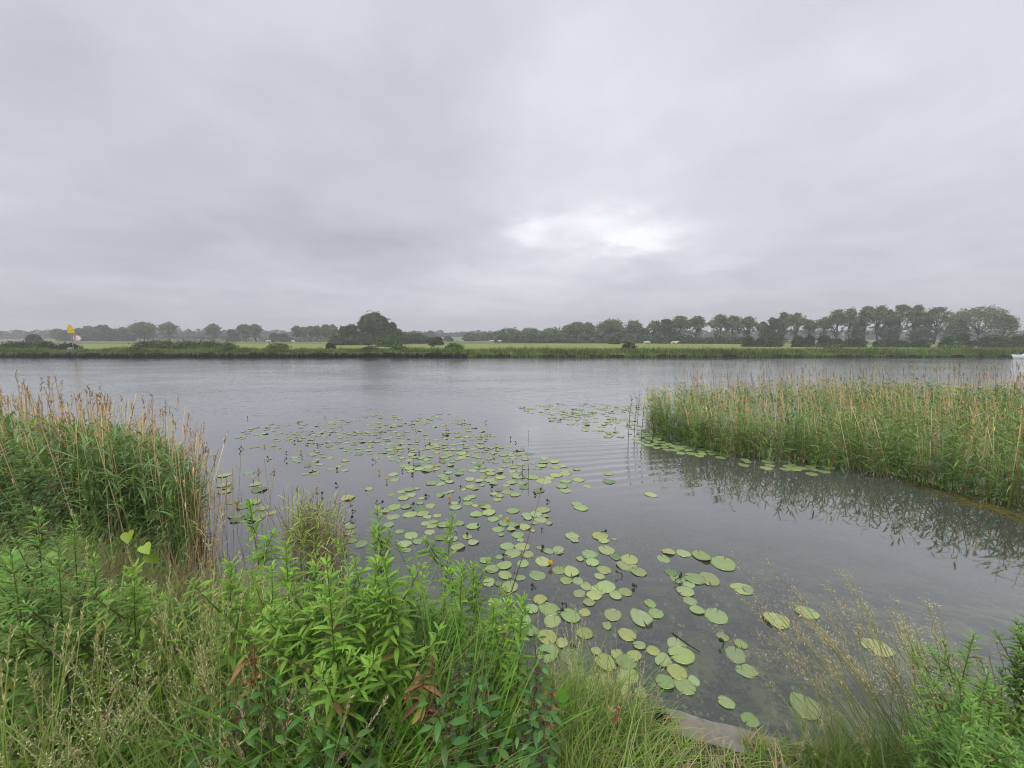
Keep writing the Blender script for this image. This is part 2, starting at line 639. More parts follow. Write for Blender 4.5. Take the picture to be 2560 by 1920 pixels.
def zf(x, y):
    return -1 + 1.1 * sm((y - BANK_Y - 0.1) / 0.02) + 0.4 * sm((y - BANK_Y - 0.12) / 1.0) - 0.35 * sm((y - 58) / 14) + 2.5 * sm((y - 270.0) / 160.0) + 7 * sm((y - 430.0) / 350.0) + 0.12 * np.sin(x * 0.05) * np.sin(y * 0.07)


def grid(name, xs, ys, zfun, m, yfun=None):
    X, Y = np.meshgrid(xs, ys)
    if yfun is not None: Y = yfun(X, Y)
    Z = zfun(X, Y)
    nx = len(xs)
    mb = MB()
    i = np.arange((len(ys) - 1))[:, None] * nx + np.arange(nx - 1)[None]
    q = np.stack([i, i + 1, i + nx + 1, i + nx], -1).reshape(-1, 4)
    mb.add(np.stack([X, Y, Z], -1), quads=q)
    o = mb.build(name, m)
    tag(o, kind='structure')
    return o


# Y runs from far behind the camera (v = 0) to the water's edge (v = 1)
vs = np.concatenate([np.linspace(0, 0.9, 14), np.linspace(0.905, 1.0, 60)])
grid('near_bank', np.linspace(-60, 60, 361), vs, lambda X, Y: np.where(Y > edge(X) - 0.02, 0.12, zb(X, Y)), M_SOIL,
     lambda X, V: -40 + (edge(X) + 40) * V)
fy = np.concatenate([[BANK_Y + 0.1, BANK_Y + 0.12, BANK_Y + 1.2, 52, 60], np.linspace(70, 900, 80)])
grid('far_meadow', np.linspace(-950, 950, 60), fy, zf, M_FIELD)
grid('river', np.array([-300.0, 300.0]), np.array([-95.0, BANK_Y + 0.5]), lambda X, Y: X * 0, M_WATER)
grid('river_bed', np.linspace(-120, 120, 80), np.array([0, 0.02, 0.04, 0.08, 0.15, 0.3, 0.6, 1.0]),
     lambda X, Y: -0.28 - 0.16 * np.clip(Y - edge(X), 0, 12), M_BED, lambda X, V: (edge(X) - 0.3) + (BANK_Y + 2 - edge(X)) * V)

# ---------------------------------------------------------------- concrete edging of the near bank
A0, A1 = np.array([0.86, edge(0.86)]), np.array([2.7, edge(2.7)])
u = norm(A1 - A0)
nrm = np.array([-u[1], u[0]])      # towards the water
if nrm[1] < 0: nrm = -nrm
mb = MB()
Ln = np.linalg.norm(A1 - A0)
for k in range(1):
    v_ = []
    N = 24
    for i in range(N + 1):
        s_ = Ln * i / N
        p = A0 + u * s_
        wob = 0.006 * math.sin(i * 1.7) + rng.normal(0, 0.002)
        for off, z in ((0.05 + wob, -0.5), (0.055 + wob, 0.285), (0.045 + wob, 0.30), (-0.10, 0.305), (-0.12, 0.2)):
            v_.append((p[0] + nrm[0] * off, p[1] + nrm[1] * off, z))
    q = [[i * 5 + j, i * 5 + j + 1, (i + 1) * 5 + j + 1, (i + 1) * 5 + j] for i in range(N) for j in range(4)]
    mb.add(v_, quads=q + [[0, 1, 2, 3], [N * 5 + 3, N * 5 + 2, N * 5 + 1, N * 5]])
o = mb.build('concrete_edging', M_CONC, smooth=False)
tag(o, 'strip of bare weathered concrete edging at the water beside the grass', 'edging')
for k, (px, py, zt) in enumerate(((659, 712, 0.36), (616, 752, 0.40))):
    x, y = G(px, py, zt)
    t_ = MB()
    w = 0.018
    box(t_, x - w, x + w, y - w, y + w, -0.4, zt, (0.018, 0.017, 0.018))
    box(t_, x + w + 0.012, x + w + 0.05, y - w + 0.01, y + w, -0.4, zt - 0.03, (0.02, 0.018, 0.018))
    o = t_.build('timber_stake', M_WOOD, smooth=False)
    tag(o, ('black split timber stake standing at the end of the concrete edging', 'black timber stub half hidden in grass below the concrete edging')[k], 'stake', 'timber stakes of the bank')

# ---------------------------------------------------------------- far bank: timber piling, herbs, scrub
def piling(x0, x1, ztop, label):
    mb = MB()
    x = x0
    while x < x1:
        w = random.uniform(0.22, 0.34)
        c = jit((0.012, 0.012, 0.013), 1, 0.25)[0]
        box(mb, x, x + w - 0.03, BANK_Y - random.uniform(0.02, 0.08), BANK_Y + 0.28, -0.6, ztop + random.uniform(-0.04, 0.03), c)
        x += w
    root = empty('timber_piling', ((x0 + x1) / 2, BANK_Y, 0))
    tag(root, label, 'piling', 'timber piling of the far bank')
    o = mb.build('planks', M_WOOD, root, smooth=False, loc=((x0 + x1) / 2, BANK_Y, 0))
    o.location = (0, 0, 0)
    m2 = MB()
    box(m2, x0, x1, BANK_Y - 0.16, BANK_Y - 0.082, ztop - 0.22, ztop - 0.08, (0.03, 0.028, 0.026))
    o = m2.build('waling', M_WOOD, root, smooth=False, loc=((x0 + x1) / 2, BANK_Y, 0))
    o.location = (0, 0, 0)


xmid = D(467, 352, BANK_Y)[0]
piling(-75, xmid, 0.52, 'long black timber piling along the far bank, higher left stretch')
piling(xmid + 0.02, 75, 0.22, 'low dark timber piling along the far bank, right stretch beneath tall grass')

# rough grass and herbs on the far bank, a mass nobody could count
mb = MB()
n = 52000
X = rng.uniform(-75, 75, n)
Y = BANK_Y + 0.1 + rng.uniform(0, 1, n) ** 1.5 * 9.0
big = (0.5 + 0.25 * np.sin(X * 0.35 + 1.2 * np.sin(X * 0.13) + Y * 0.5) + 0.25 * np.sin(X * 1.9 + 2 * np.sin(X * 0.7) + Y * 1.3) + 0.18 * np.sin(X * 4.7 + Y * 3)).clip(0, 1.1)
right = sm((X - xmid) / 4)
hh = (0.32 + 0.62 * big + 0.12 * right) * rng.uniform(0.5, 1.25, n) * np.where(Y > BANK_Y + 4, 0.75, 1)
P = np.stack([X, Y, np.where(Y > BANK_Y + 0.3, zf(X, Y), 0.15) - 0.05], 1)
cA = np.array([0.14, 0.22, 0.06]); cB = np.array([0.21, 0.23, 0.085]); cC = np.array([0.085, 0.145, 0.05])
m = rng.uniform(0, 1, (n, 1)); pat = (0.5 + 0.5 * np.sin(X * 0.22 + Y * 0.4 + 2))[:, None]
c = np.where(m < 0.35 + 0.2 * pat, cA, np.where(m < 0.72, cB, cC)) * rng.uniform(0.75, 1.25, (n, 1)) * (1.25 - 0.5 * (0.5 + 0.5 * np.sin(X * 1.1 + 3 * np.sin(X * 0.37) + Y * 0.9))[:, None])
n2_ = 9000
X2 = rng.uniform(-75, 75, n2_)
X2 = X2[np.sin(X2 * 0.9) + np.sin(X2 * 2.3 + 1) + 0.6 * np.sin(X2 * 5.1) + rng.normal(0, 0.5, n2_) > 0.1]
n2_ = len(X2)
ribbons(mb, np.stack([X2, np.full(n2_, BANK_Y + 0.02), np.where(X2 < xmid, 0.5, 0.2) + rng.uniform(-0.02, 0.1, n2_)], 1), np.stack([rng.normal(0, 0.4, n2_), -np.ones(n2_), rng.uniform(0.1, 0.9, n2_)], 1), rng.uniform(0.2, 0.5, n2_), 0.06,
        np.stack([0 * X2, 0 * X2, -rng.uniform(0.6, 1.3, n2_)], 1), jit((0.11, 0.17, 0.055), n2_, 0.2), 2)
ribbons(mb, P, np.stack([rng.normal(0, 0.25, n), rng.normal(0, 0.2, n), np.ones(n)], 1), hh, rng.uniform(0.04, 0.09, n),
        np.stack([rng.normal(0.1, 0.2, n), rng.normal(-0.1, 0.2, n), rng.uniform(-0.4, -0.1, n)], 1), c, 2)
o = mb.build('far_bank_grass', M_GRASS)
tag(o, 'rough green and straw grass growing along the far bank', 'grass', kind='stuff')

GREEN_D = (0.075, 0.12, 0.055)
GREEN_M = (0.115, 0.175, 0.06)


def tree(kind, pxc, hw, pyt, Y, label, cat='tree', group=None, colr=None, zlow=None, leaf=None):
    top = D(pxc, pyt, Y)
    k = Y / ray(pxc, pyt)[1] / F
    hw = hw * k * 1.1
    x0 = top[0]
    z0 = float(zf(x0, Y))
    h = top[2] - z0
    if h < 0.4: h = 0.4
    base = np.array([x0, Y, z0])
    root = empty('bush' if cat == 'bush' else 'tree', tuple(base))
    tag(root, label, cat, group)
    colr = np.array(colr if colr is not None else (GREEN_M if kind != 'dense' else GREEN_D))
    dep = hw * 0.85
    C = []
    if kind in ('dome', 'open', 'umbrella'):
        hb = {'dome': 0.13, 'open': 0.23, 'umbrella': 0.30}[kind]
        ncl = int({'dome': 150, 'open': 150, 'umbrella': 280}[kind] * max(1, min(2.0, hw / 4)))
        th = rng.uniform(0, 2 * np.pi, ncl)
        rr = np.sqrt(rng.uniform(0, 1, ncl))
        if kind == 'umbrella':
            zc = hb + (1 - hb) * (np.sqrt(np.clip(1 - (rr * 0.96) ** 2, 0, 1)) * rng.uniform(0.62, 0.97, ncl))
            low = rng.uniform(0, 1, ncl) < 0.25
            zc = np.where(low, rng.uniform(0.12, 0.5, ncl), zc)
            rr = np.where(low, 0.65 + 0.35 * rr, rr)
        else:
            ph = rng.uniform(-1, 1, ncl)
            ph = np.where(rng.uniform(0, 1, ncl) < 0.72, np.abs(ph), ph)
            shell = rng.uniform(0.0, 1.0, ncl) ** 0.5 * 1.02
            rr = np.sqrt(np.clip(1 - ph ** 2, 0, 1)) * shell * rng.uniform(0.7, 1.05, ncl)
            zc = 0.5 * (hb + 1.0) + 0.5 * (1 - hb) * ph * rng.uniform(0.85, 1.0, ncl)
        C = np.stack([np.cos(th) * rr * hw, np.sin(th) * rr * dep, zc * h], 1)
        rcl = {'dome': 0.16, 'open': 0.11, 'umbrella': 0.08}[kind] * hw + 0.3
        m = {'dome': 26, 'open': 17, 'umbrella': 15}[kind]
    elif kind == 'dense':
        ncl = int(120 * max(1, min(2.5, hw / 4)))
        th = rng.uniform(0, 2 * np.pi, ncl)
        ph = rng.uniform(0, 1, ncl)
        rr = np.sqrt(np.clip(1 - (ph * 0.98) ** 2.2, 0, 1)) * rng.uniform(0.55, 1.0, ncl)
        C = np.stack([np.cos(th) * rr * hw, np.sin(th) * rr * dep, ph * h * 0.97], 1)
        rcl = 0.17 * hw + 0.25
        m = 42
    else:                                   # bare, few leaves on thin twigs
        ncl = 26
        th = rng.uniform(0, 2 * np.pi, ncl)
        C = np.stack([np.cos(th) * hw * rng.uniform(0.2, 1, ncl), np.sin(th) * dep * rng.uniform(0.2, 1, ncl), rng.uniform(0.4, 1, ncl) * h], 1)
        rcl = 0.08 * hw + 0.15
        m = 6
    C[:, 2] = np.clip(C[:, 2], 0.03 * h, h - rcl * 0.4)
    sc_ = rng.uniform(0.6, 1.25, len(C))
    pts = C[:, None] + rng.normal(0, 0.5, (len(C), m, 3)) * (rcl * sc_)[:, None, None] * np.array([1.15, 1.15, 0.75])
    cc = jit(colr, len(C), 0.2, 0.06)
    cc = np.repeat(cc[:, None], m, 1).reshape(-1, 3) * rng.uniform(0.85, 1.15, (len(C) * m, 1))
    pts = pts.reshape(-1, 3)
    keep = (pts[:, 2] > 0.05)
    pts, cc = pts[keep], cc[keep]
    sz = leaf or k * (0.95 if kind == 'dense' else 0.82)
    mb = MB()
    cards(mb, pts, sz * rng.uniform(0.6, 1.3, len(pts)), cc)
    # trunk and limbs
    tb = MB()
    bark = (0.06, 0.055, 0.045)
    if kind != 'dense' or h > 4:
        r0 = 0.022 * h + 0.08
        fork = {'umbrella': 0.22, 'dome': 0.35, 'open': 0.3}.get(kind, 0.4)
        lean = rng.normal(0, 0.02, 2) * h
        tr = [(0, 0, -0.2), (lean[0] * 0.3, lean[1] * 0.3, fork * h * 0.5), (lean[0], lean[1], fork * h)]
        top_t = 0.9 if kind in ('dome', 'open', 'bare') else 0.7
        tr.append((lean[0] * 1.6, lean[1] * 1.6, top_t * h))
        tube(tb, tr, [r0, r0 * 0.85, r0 * 0.7, r0 * 0.12], bark, 6)
        nl = {'umbrella': 16, 'open': 14, 'dome': 8, 'bare': 18}.get(kind, 3)
        sel = rng.choice(len(C), min(nl, len(C)), replace=False)
        for s_ in sel:
            e = C[s_]
            st = np.array([lean[0], lean[1], h * (fork * rng.uniform(0.75, 1.6))])
            if st[2] > e[2]: st[2] = max(0.15 * h, e[2] * 0.75)
            mid = st * 0.45 + e * 0.55 + np.array([0, 0, -0.04 * h])
            tube(tb, [st, mid, e], [r0 * 0.42, r0 * 0.26, r0 * 0.08], bark, 4)
    else:
        for a in range(3):
            tube(tb, [(0, 0, -0.2), (0.1 * a, 0.05, h * 0.4)], [0.05, 0.03], bark, 4)
    mb.build('foliage' if cat == 'bush' else 'crown', M_TREE, root)
    tb.build('stem' if cat == 'bush' else 'trunk', M_BARK, root)
    return root


def ptop(crop, x, y):
    """pixel (1024 wide) of a point measured on one of the enlarged crops"""
    ox, oy, s = {1: (0, 296, 0.11574), 2: (240, 296, 0.11574), 3: (480, 296, 0.12297), 4: (744, 288, 0.12658)}[crop]
    return ox + s * x, oy + s * y


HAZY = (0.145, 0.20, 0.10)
T = []
# (crop, centre x, half width, top y, kind, depth, label, category, colour)
T += [
    (1, 495, 48, 290, 'dome', 215, 'rounded tree at the left end of the long hedge, behind the yellow sign'),
    (1, 590, 48, 296, 'dense', 215, 'low hedge tree directly behind the yellow sign'),
    (1, 690, 50, 284, 'dense', 210, 'dark hedge tree just right of the yellow sign'),
    (1, 770, 50, 266, 'dome', 212, 'domed dark tree second right of the yellow sign'),
    (1, 880, 62, 258, 'dense', 210, 'broad dark domed tree in the hedge between the sign and the tallest left tree'),
    (1, 970, 50, 290, 'dense', 212, 'low dark tree in the dip of the left hedge'),
    (1, 1055, 42, 270, 'umbrella', 225, 'flat-topped tree peeping above the left hedge'),
    (1, 1100, 50, 292, 'dense', 208, 'low dark tree left beside the tallest tree of the left hedge'),
    (1, 1230, 98, 232, 'dome', 200, 'tallest and broadest domed tree of the left hedge'),
    (1, 1450, 76, 234, 'open', 200, 'open-crowned tree standing alone right of the tallest left tree'),
    (1, 1838, 58, 244, 'open', 200, 'solitary round tree above a bare trunk in the left distance'),
    (1, 2012, 40, 294, 'dense', 200, 'small dark tree beside the pair of leaning trees at left'),
    (1, 2095, 52, 250, 'open', 195, 'left tree of the three leaning open-crowned trees'),
    (2, 42, 42, 247, 'open', 195, 'middle tree of the three leaning open-crowned trees'),
    (2, 125, 52, 245, 'open', 195, 'right tree of the three leaning open-crowned trees'),
    (2, 297, 38, 328, 'dense', 190, 'round dark bush tree left of a pair in the far meadow', ),
    (2, 375, 36, 332, 'dense', 190, 'round dark bush tree right of a pair in the far meadow'),
    (2, 487, 42, 262, 'open', 190, 'first tree of the slender row left of the big copse'),
    (2, 548, 32, 270, 'open', 190, 'second tree of the slender row left of the big copse'),
    (2, 608, 34, 262, 'open', 190, 'third tree of the slender row left of the big copse'),
    (2, 665, 38, 260, 'open', 190, 'fourth tree of the slender row left of the big copse'),
    (2, 740, 38, 252, 'dome', 190, 'fifth tree of the slender row left of the big copse'),
    (2, 798, 36, 251, 'dome', 190, 'sixth tree of the slender row, next to the big copse'),
    (2, 895, 48, 268, 'dense', 122, 'leftmost low round tree of the big copse', None, GREEN_D),
    (2, 965, 52, 254, 'dense', 124, 'second low round tree of the big copse, left of its tallest tree', None, GREEN_D),
    (2, 1090, 75, 170, 'dense', 126, 'left shoulder of the big copse, tall dark round tree', None, (0.075, 0.115, 0.055)),
    (2, 1155, 120, 148, 'dense', 124, 'tallest dark green tree in the middle of the big copse', None, (0.08, 0.125, 0.055)),
    (2, 1240, 62, 195, 'dense', 126, 'right shoulder of the big copse, dark round tree', None, GREEN_D),
    (2, 1315, 34, 232, 'dome', 125, 'slender tree leaning at the right side of the big copse', None, (0.08, 0.12, 0.055)),
    (2, 1362, 30, 288, 'dome', 125, 'small loose tree at the right foot of the big copse', None, (0.08, 0.12, 0.055)),
    (2, 1405, 34, 318, 'dense', 125, 'low dark tree behind the pale round bush', None, GREEN_D),
    (2, 1518, 96, 326, 'dense', 135, 'broad low dark tree right of the big copse', None, GREEN_D),
    (2, 1500, 36, 306, 'dome', 300, 'distant hazy round tree above the low dark tree'),
    (2, 1640, 40, 310, 'dense', 300, 'distant hazy tree right above the low dark tree'),
    (2, 1793, 22, 350, 'dense', 240, 'small dark round tree in the middle of the pale field'),
    (2, 1815, 19, 372, 'dense', 200, 'small bush beneath the round tree in the pale field', 'bush'),
    (2, 1985, 56, 326, 'dense', 230, 'dark tree at the left end of the central distant wood'),
    (2, 2100, 70, 326, 'dense', 230, 'dark domed tree in the middle of the central distant wood'),
    (2, 1985, 50, 350, 'dense', 215, 'pale low bush before the central distant wood', 'bush', (0.08, 0.11, 0.06)),
    (3, 60, 50, 312, 'dense', 225, 'dark low tree at the right end of the central distant wood'),
    (3, 130, 36, 300, 'dense', 235, 'small tree between the central wood and the right tree row'),
    (3, 240, 76, 269, 'dense', 175, 'first broad domed tree of the right tree row', None, HAZY),
    (3, 410, 84, 272, 'dense', 175, 'second broad tree of the right tree row, lower and dark', None, HAZY),
    (3, 575, 60, 267, 'dome', 172, 'third tree of the right tree row, before the bare one', None, HAZY),
    (3, 645, 42, 245, 'bare', 174, 'thin nearly bare tree in the right tree row', None, HAZY),
    (3, 720, 50, 240, 'dome', 170, 'grey green tree between the bare tree and the higher dome', None, HAZY),
    (3, 790, 66, 214, 'dome', 168, 'high domed tree left of the first wide gap in the tree row', None, HAZY),
    (3, 875, 52, 219, 'open', 168, 'loose domed tree at the edge of the first wide gap'),
    (3, 935, 30, 292, 'dense', 166, 'small low tree in the first wide gap of the row'),
    (3, 1065, 102, 200, 'dome', 160, 'wide even dome of a tree right of the first gap', None, HAZY),
    (3, 1185, 36, 268, 'dense', 160, 'low tree between the wide dome and the pointed dome'),
    (3, 1252, 58, 205, 'dome', 158, 'pointed domed tree right of the wide even dome', None, HAZY),
    (3, 1335, 40, 268, 'dense', 156, 'low dark tree right of the pointed domed tree'),
    (3, 1420, 52, 204, 'open', 152, 'open tree left of the high dark tree'),
    (3, 1518, 54, 190, 'dense', 150, 'high dark dense tree in the middle of the right row'),
    (3, 1632, 66, 164, 'dome', 148, 'tall pale domed tree right of the high dark tree'),
    (3, 1768, 66, 167, 'open', 146, 'tall open tree left of the second wide gap'),
    (3, 1955, 74, 155, 'dome', 142, 'tall tree right of the second wide gap with dark lower crown'),
    (3, 2062, 58, 166, 'dome', 142, 'tall domed tree third right of the second wide gap'),
    (3, 2185, 62, 170, 'open', 140, 'tall loose tree with sky showing between its limbs, left of the low dark one'),
    (4, 150, 40, 270, 'open', 138, 'low loose tree left of the dense black-green tree'),
    (4, 250, 74, 236, 'dense', 135, 'dense black-green tree beside the slim bare trunk'),
    (4, 320, 46, 193, 'open', 134, 'slim tree on a bare straight trunk beside the dense dark tree'),
    (4, 425, 68, 199, 'open', 133, 'full-crowned tree right of the slim bare trunk'),
    (4, 525, 44, 254, 'open', 132, 'low loose tree left of the third gap'),
    (4, 640, 58, 232, 'open', 130, 'first tree right of the third gap, lower than its neighbours'),
    (4, 745, 66, 174, 'open', 128, 'second tree right of the third gap, with a pale high crown'),
    (4, 850, 56, 164, 'open', 127, 'third tree right of the third gap, flat topped'),
    (4, 910, 36, 222, 'dense', 128, 'dark narrow tree between two pale high crowns'),
    (4, 980, 68, 147, 'open', 126, 'tall pale tree left of the highest crowns'),
    (4, 1088, 62, 139, 'open', 125, 'high flat-topped tree left of the dark cone-shaped tree'),
    (4, 1165, 54, 185, 'dense', 126, 'dark cone-shaped tree under the highest crown'),
    (4, 1250, 84, 127, 'open', 124, 'highest crown of the whole right tree row'),
    (4, 1372, 56, 135, 'open', 124, 'pale feathery tree right beside the highest crown'),
    (4, 1420, 66, 205, 'dense', 124, 'dark ivy-green tree under the pale feathery crown'),
    (4, 1535, 98, 154, 'open', 122, 'round-headed tree on a clean bare trunk before the last gap'),
    (4, 1700, 58, 240, 'dense', 118, 'lower dark tree at the left foot of the umbrella-shaped tree'),
    (4, 1880, 190, 141, 'umbrella', 115, 'widest tree, umbrella-shaped with limbs spreading from a short trunk'),
    (4, 2062, 78, 236, 'open', 112, 'loose leaning tree at the right flank of the umbrella-shaped tree'),
    (4, 2190, 50, 356, 'bare', 105, 'small reddish bare tree beside the pale mast'),
]
# understorey
for i, (x, w_, y) in enumerate(((1400, 60, 345), (1530, 70, 335), (1660, 80, 330), (1790, 70, 345), (1900, 60, 340), (2040, 70, 345), (2160, 60, 340))):
    T.append((3, x, w_, y, 'dense', 138 - i * 2, '%s dark bush from the left beneath the right tree row' % ORD[i], 'bush', GREEN_D))
for i, (x, w_, y) in enumerate(((40, 60, 392), (140, 50, 400), (250, 70, 372), (430, 46, 386), (520, 40, 384), (640, 60, 380), (730, 60, 405), (840, 60, 408), (900, 70, 400), (1080, 60, 425),
                                (1160, 60, 410), (1240, 60, 430), (1400, 70, 415), (1620, 70, 390), (1740, 60, 370), (1960, 90, 385), (2080, 80, 410), (2180, 60, 385))):
    T.append((4, x, w_, y, 'dense', 92 - i * 0.8, '%s low thicket from the gap eastwards beneath the tall pale trees' % ORD[i], 'bush', GREEN_D))
for i, x in enumerate(range(190, 1400, 95)):
    T.append((3, x, 60, 318 + 9 * math.sin(i * 2.3), 'dense', 158 - i, '%s low bush from the left under the hazy first half of the right row' % ORD[i], 'bush', (0.10, 0.145, 0.07)))
# scrub nearer the water
T += [
    (1, 290, 42, 340, 'dense', 120, 'lone dark scrub bush in the meadow at the far left', 'bush', (0.06, 0.07, 0.045)),
    (1, 375, 60, 402, 'dense', 60, 'dark low bush on the far bank left of the yellow sign', 'bush', (0.10, 0.155, 0.06)),
    (1, 140, 90, 412, 'dense', 62, 'spreading low scrub on the far bank at the far left', 'bush', (0.07, 0.08, 0.045)),
    (1, 590, 60, 425, 'dense', 56, 'low tangled scrub around the foot of the yellow sign post', 'bush', (0.065, 0.075, 0.045)),
    (1, 1300, 100, 400, 'dense', 62, 'long flat dark bush on the far bank below the solitary left tree', 'bush', (0.10, 0.155, 0.06)),
    (1, 1420, 55, 402, 'dense', 62, 'dark end of the long flat bush below the solitary left tree', 'bush', (0.10, 0.155, 0.06)),
    (1, 1610, 100, 408, 'dense', 60, 'left part of the dark bramble line on the far bank', 'bush', (0.10, 0.155, 0.06)),
    (1, 1780, 100, 412, 'dense', 60, 'middle part of the dark bramble line on the far bank', 'bush', (0.10, 0.155, 0.06)),
    (1, 1940, 80, 420, 'dense', 60, 'right part of the dark bramble line on the far bank', 'bush', (0.10, 0.155, 0.06)),
    (1, 1985, 30, 456, 'dense', 49, 'small dark bush right at the timber piling on the left', 'bush', GREEN_D),
    (1, 1165, 22, 462, 'dense', 49, 'tiny dark tuft bush above the left timber piling', 'bush', GREEN_D),
    (2, 330, 60, 425, 'dense', 58, 'low green hump of scrub on the bank left of the cows', 'bush', GREEN_M),
    (2, 780, 20, 418, 'dense', 60, 'tiny round bush on the bank before the big copse', 'bush', GREEN_D),
    (2, 1120, 50, 450, 'dense', 49, 'dark bush hanging over the timber piling below the copse', 'bush', (0.10, 0.155, 0.06)),
    (2, 1370, 50, 440, 'dense', 50, 'green bush above the piling right of the bare yellow patch', 'bush', GREEN_M),
    (2, 840, 62, 346, 'dense', 112, 'low round bush at the left foot of the big copse', 'bush', GREEN_D),
    (2, 955, 50, 360, 'dense', 112, 'low bush before the big copse, second from its left foot', 'bush', GREEN_D),
    (2, 1075, 60, 362, 'dense', 112, 'low bush before the middle of the big copse', 'bush', GREEN_D),
    (2, 1240, 42, 352, 'dense', 96, 'small left lobe bush before the pale round bush', 'bush', (0.07, 0.105, 0.045)),
    (2, 1305, 78, 329, 'dense', 92, 'pale green round bush standing before the big copse', 'bush', (0.085, 0.13, 0.052)),
    (2, 1710, 32, 358, 'dense', 110, 'round green bush behind the olive brown bush', 'bush', (0.075, 0.11, 0.05)),
    (2, 1668, 46, 368, 'open', 88, 'olive brown bush standing alone in the yellow field', 'bush', (0.10, 0.10, 0.04)),
    (2, 1850, 60, 424, 'dense', 52, 'low green scrub over the right end of the high piling', 'bush', GREEN_M),
    (3, 1095, 32, 344, 'dense', 120, 'dark round bush in the meadow before the wide even dome', 'bush', GREEN_D),
    (3, 1212, 38, 388, 'dense', 55, 'dark round bush on the far bank, the only one to rise above the grass', 'bush', GREEN_D),
    (4, 710, 46, 455, 'dense', 75, 'round green bush on the bank below the third gap', 'bush', GREEN_M),
    (4, 1235, 56, 422, 'dense', 90, 'bright green bush beneath the highest crown', 'bush', (0.075, 0.12, 0.04)),
    (4, 1660, 60, 468, 'dense', 70, 'low green bush on the bank left of the brown hut', 'bush', GREEN_M),
    (4, 2120, 74, 395, 'dense', 90, 'green bush filling the corner beside the moored boat', 'bush', (0.06, 0.095, 0.04)),
]
for t_ in T:
    cr, x, hw, y, kd, Yd, lab = t_[:7]
    cat = t_[7] if len(t_) > 7 and t_[7] else 'tree'
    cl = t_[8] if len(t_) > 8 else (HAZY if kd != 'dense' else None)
    s_ = {1: 0.11574, 2: 0.11574, 3: 0.12297, 4: 0.12658}[cr]
    px, py = ptop(cr, x, y)
    if 'low thicket' in lab: hw *= 0.62
    if cr == 3 and cat == 'tree': hw *= 1.15
    grp = 'bushes along the far bank' if cat == 'bush' else ('trees of the right row' if cr in (3, 4) else 'trees across the left meadows')
    tree(kd, px, hw * s_, py, Yd, lab, cat, grp, cl)

# far woods on the horizon: one mass
mb = MB()
for (a, b, py, Yd) in ((-80, 230, 330.5, 330), (150, 420, 333, 380), (395, 640, 332.5, 420), (560, 800, 331, 360), (780, 1110, 331, 300), (240, 360, 331, 460), (420, 500, 331.5, 480)):
    x = a
    while x < b:
        top = D(x, py + random.uniform(-1.3, 1.6), Yd)
        z0 = float(zf(top[0], Yd))
        k = Yd / F
        r = random.uniform(3, 6) * k
        hh_ = max(2.0, top[2] - z0)
        n = 150
        ph = rng.uniform(0, 1, n); th = rng.uniform(0, 2 * np.pi, n)
        rr = np.sqrt(np.clip(1 - ph ** 2.5, 0, 1)) * rng.uniform(0.5, 1, n)
        P = np.stack([top[0] + np.cos(th) * rr * r * 1.3, Yd + np.sin(th) * rr * r, z0 + ph * hh_], 1)
        cards(mb, P, k * rng.uniform(0.7, 1.4, n), jit((0.06, 0.085, 0.05), 1, 0.15) * rng.uniform(0.85, 1.15, (n, 1)))
        x += random.uniform(3.5, 6.5)
o = mb.build('distant_woods', M_TREE)
tag(o, 'hazy line of distant woods along the horizon', 'woods', kind='stuff')

# hedges between the far fields
for i, (a, b, py, Yd, lab) in enumerate(((340 / 8.64, 480 / 8.64, 340.5, 150, ''), (155, 262, 336.5, 195, 'thin dark hedge running below the leaning trees at left'),
                                         (262, 340, 337.5, 185, 'thin dark hedge at the foot of the slender tree row'))):
    if not lab: continue
    mb = MB()
    n = 900
    x = rng.uniform(a, b, n)
    X = (x - 512) / F * Yd
    zt = D(300, py, Yd)[2]
    z0 = float(zf(0, Yd))
    P = np.stack([X, Yd + rng.normal(0, 0.5, n), z0 + rng.uniform(0, 1, n) * max(0.8, zt - z0)], 1)
    cards(mb, P, 0.45, jit(GREEN_D, n, 0.2))
    o = mb.build('hedge', M_TREE)
    tag(o, lab, 'hedge', 'hedges of the far meadows')

# ---------------------------------------------------------------- signs on the far bank
def disc(mb, c, r, ax, th, colr, seg=28):
    """thin disc with centre c, facing direction ax"""
    ax = norm(np.array(ax, float)); up = np.array([0, 0, 1.0])
    s = norm(np.cross(up, ax)); up = np.cross(ax, s)
    a = np.linspace(0, 2 * np.pi, seg, endpoint=False)
    ring = r * (np.cos(a)[:, None] * s + np.sin(a)[:, None] * up)
    c = np.array(c)
    V = np.concatenate([c + ring + ax * th / 2, c + ring - ax * th / 2, [c + ax * th / 2], [c - ax * th / 2]])
    q = [[i, (i + 1) % seg, seg + (i + 1) % seg, seg + i] for i in range(seg)]
    t = [[2 * seg, (i + 1) % seg, i] for i in range(seg)] + [[2 * seg + 1, seg + i, seg + (i + 1) % seg] for i in range(seg)]
    mb.add(V, quads=q, tris=t, c=colr)


def prism(mb, poly, o, s, up, ax, th, colr):
    """flat polygon with a thickness: poly in (s, up) coordinates round o"""
    o, s, up, ax = map(np.array, (o, s, up, ax))
    p = np.array([o + s * a + up * b for a, b in poly])
    n = len(p)
    V = np.concatenate([p + ax * th / 2, p - ax * th / 2, [p.mean(0) + ax * th / 2], [p.mean(0) - ax * th / 2]])
    q = [[i, (i + 1) % n, n + (i + 1) % n, n + i] for i in range(n)]
    t = [[2 * n, (i + 1) % n, i] for i in range(n)] + [[2 * n + 1, n + i, n + (i + 1) % n] for i in range(n)]
    mb.add(V, quads=q, tris=t, c=colr)


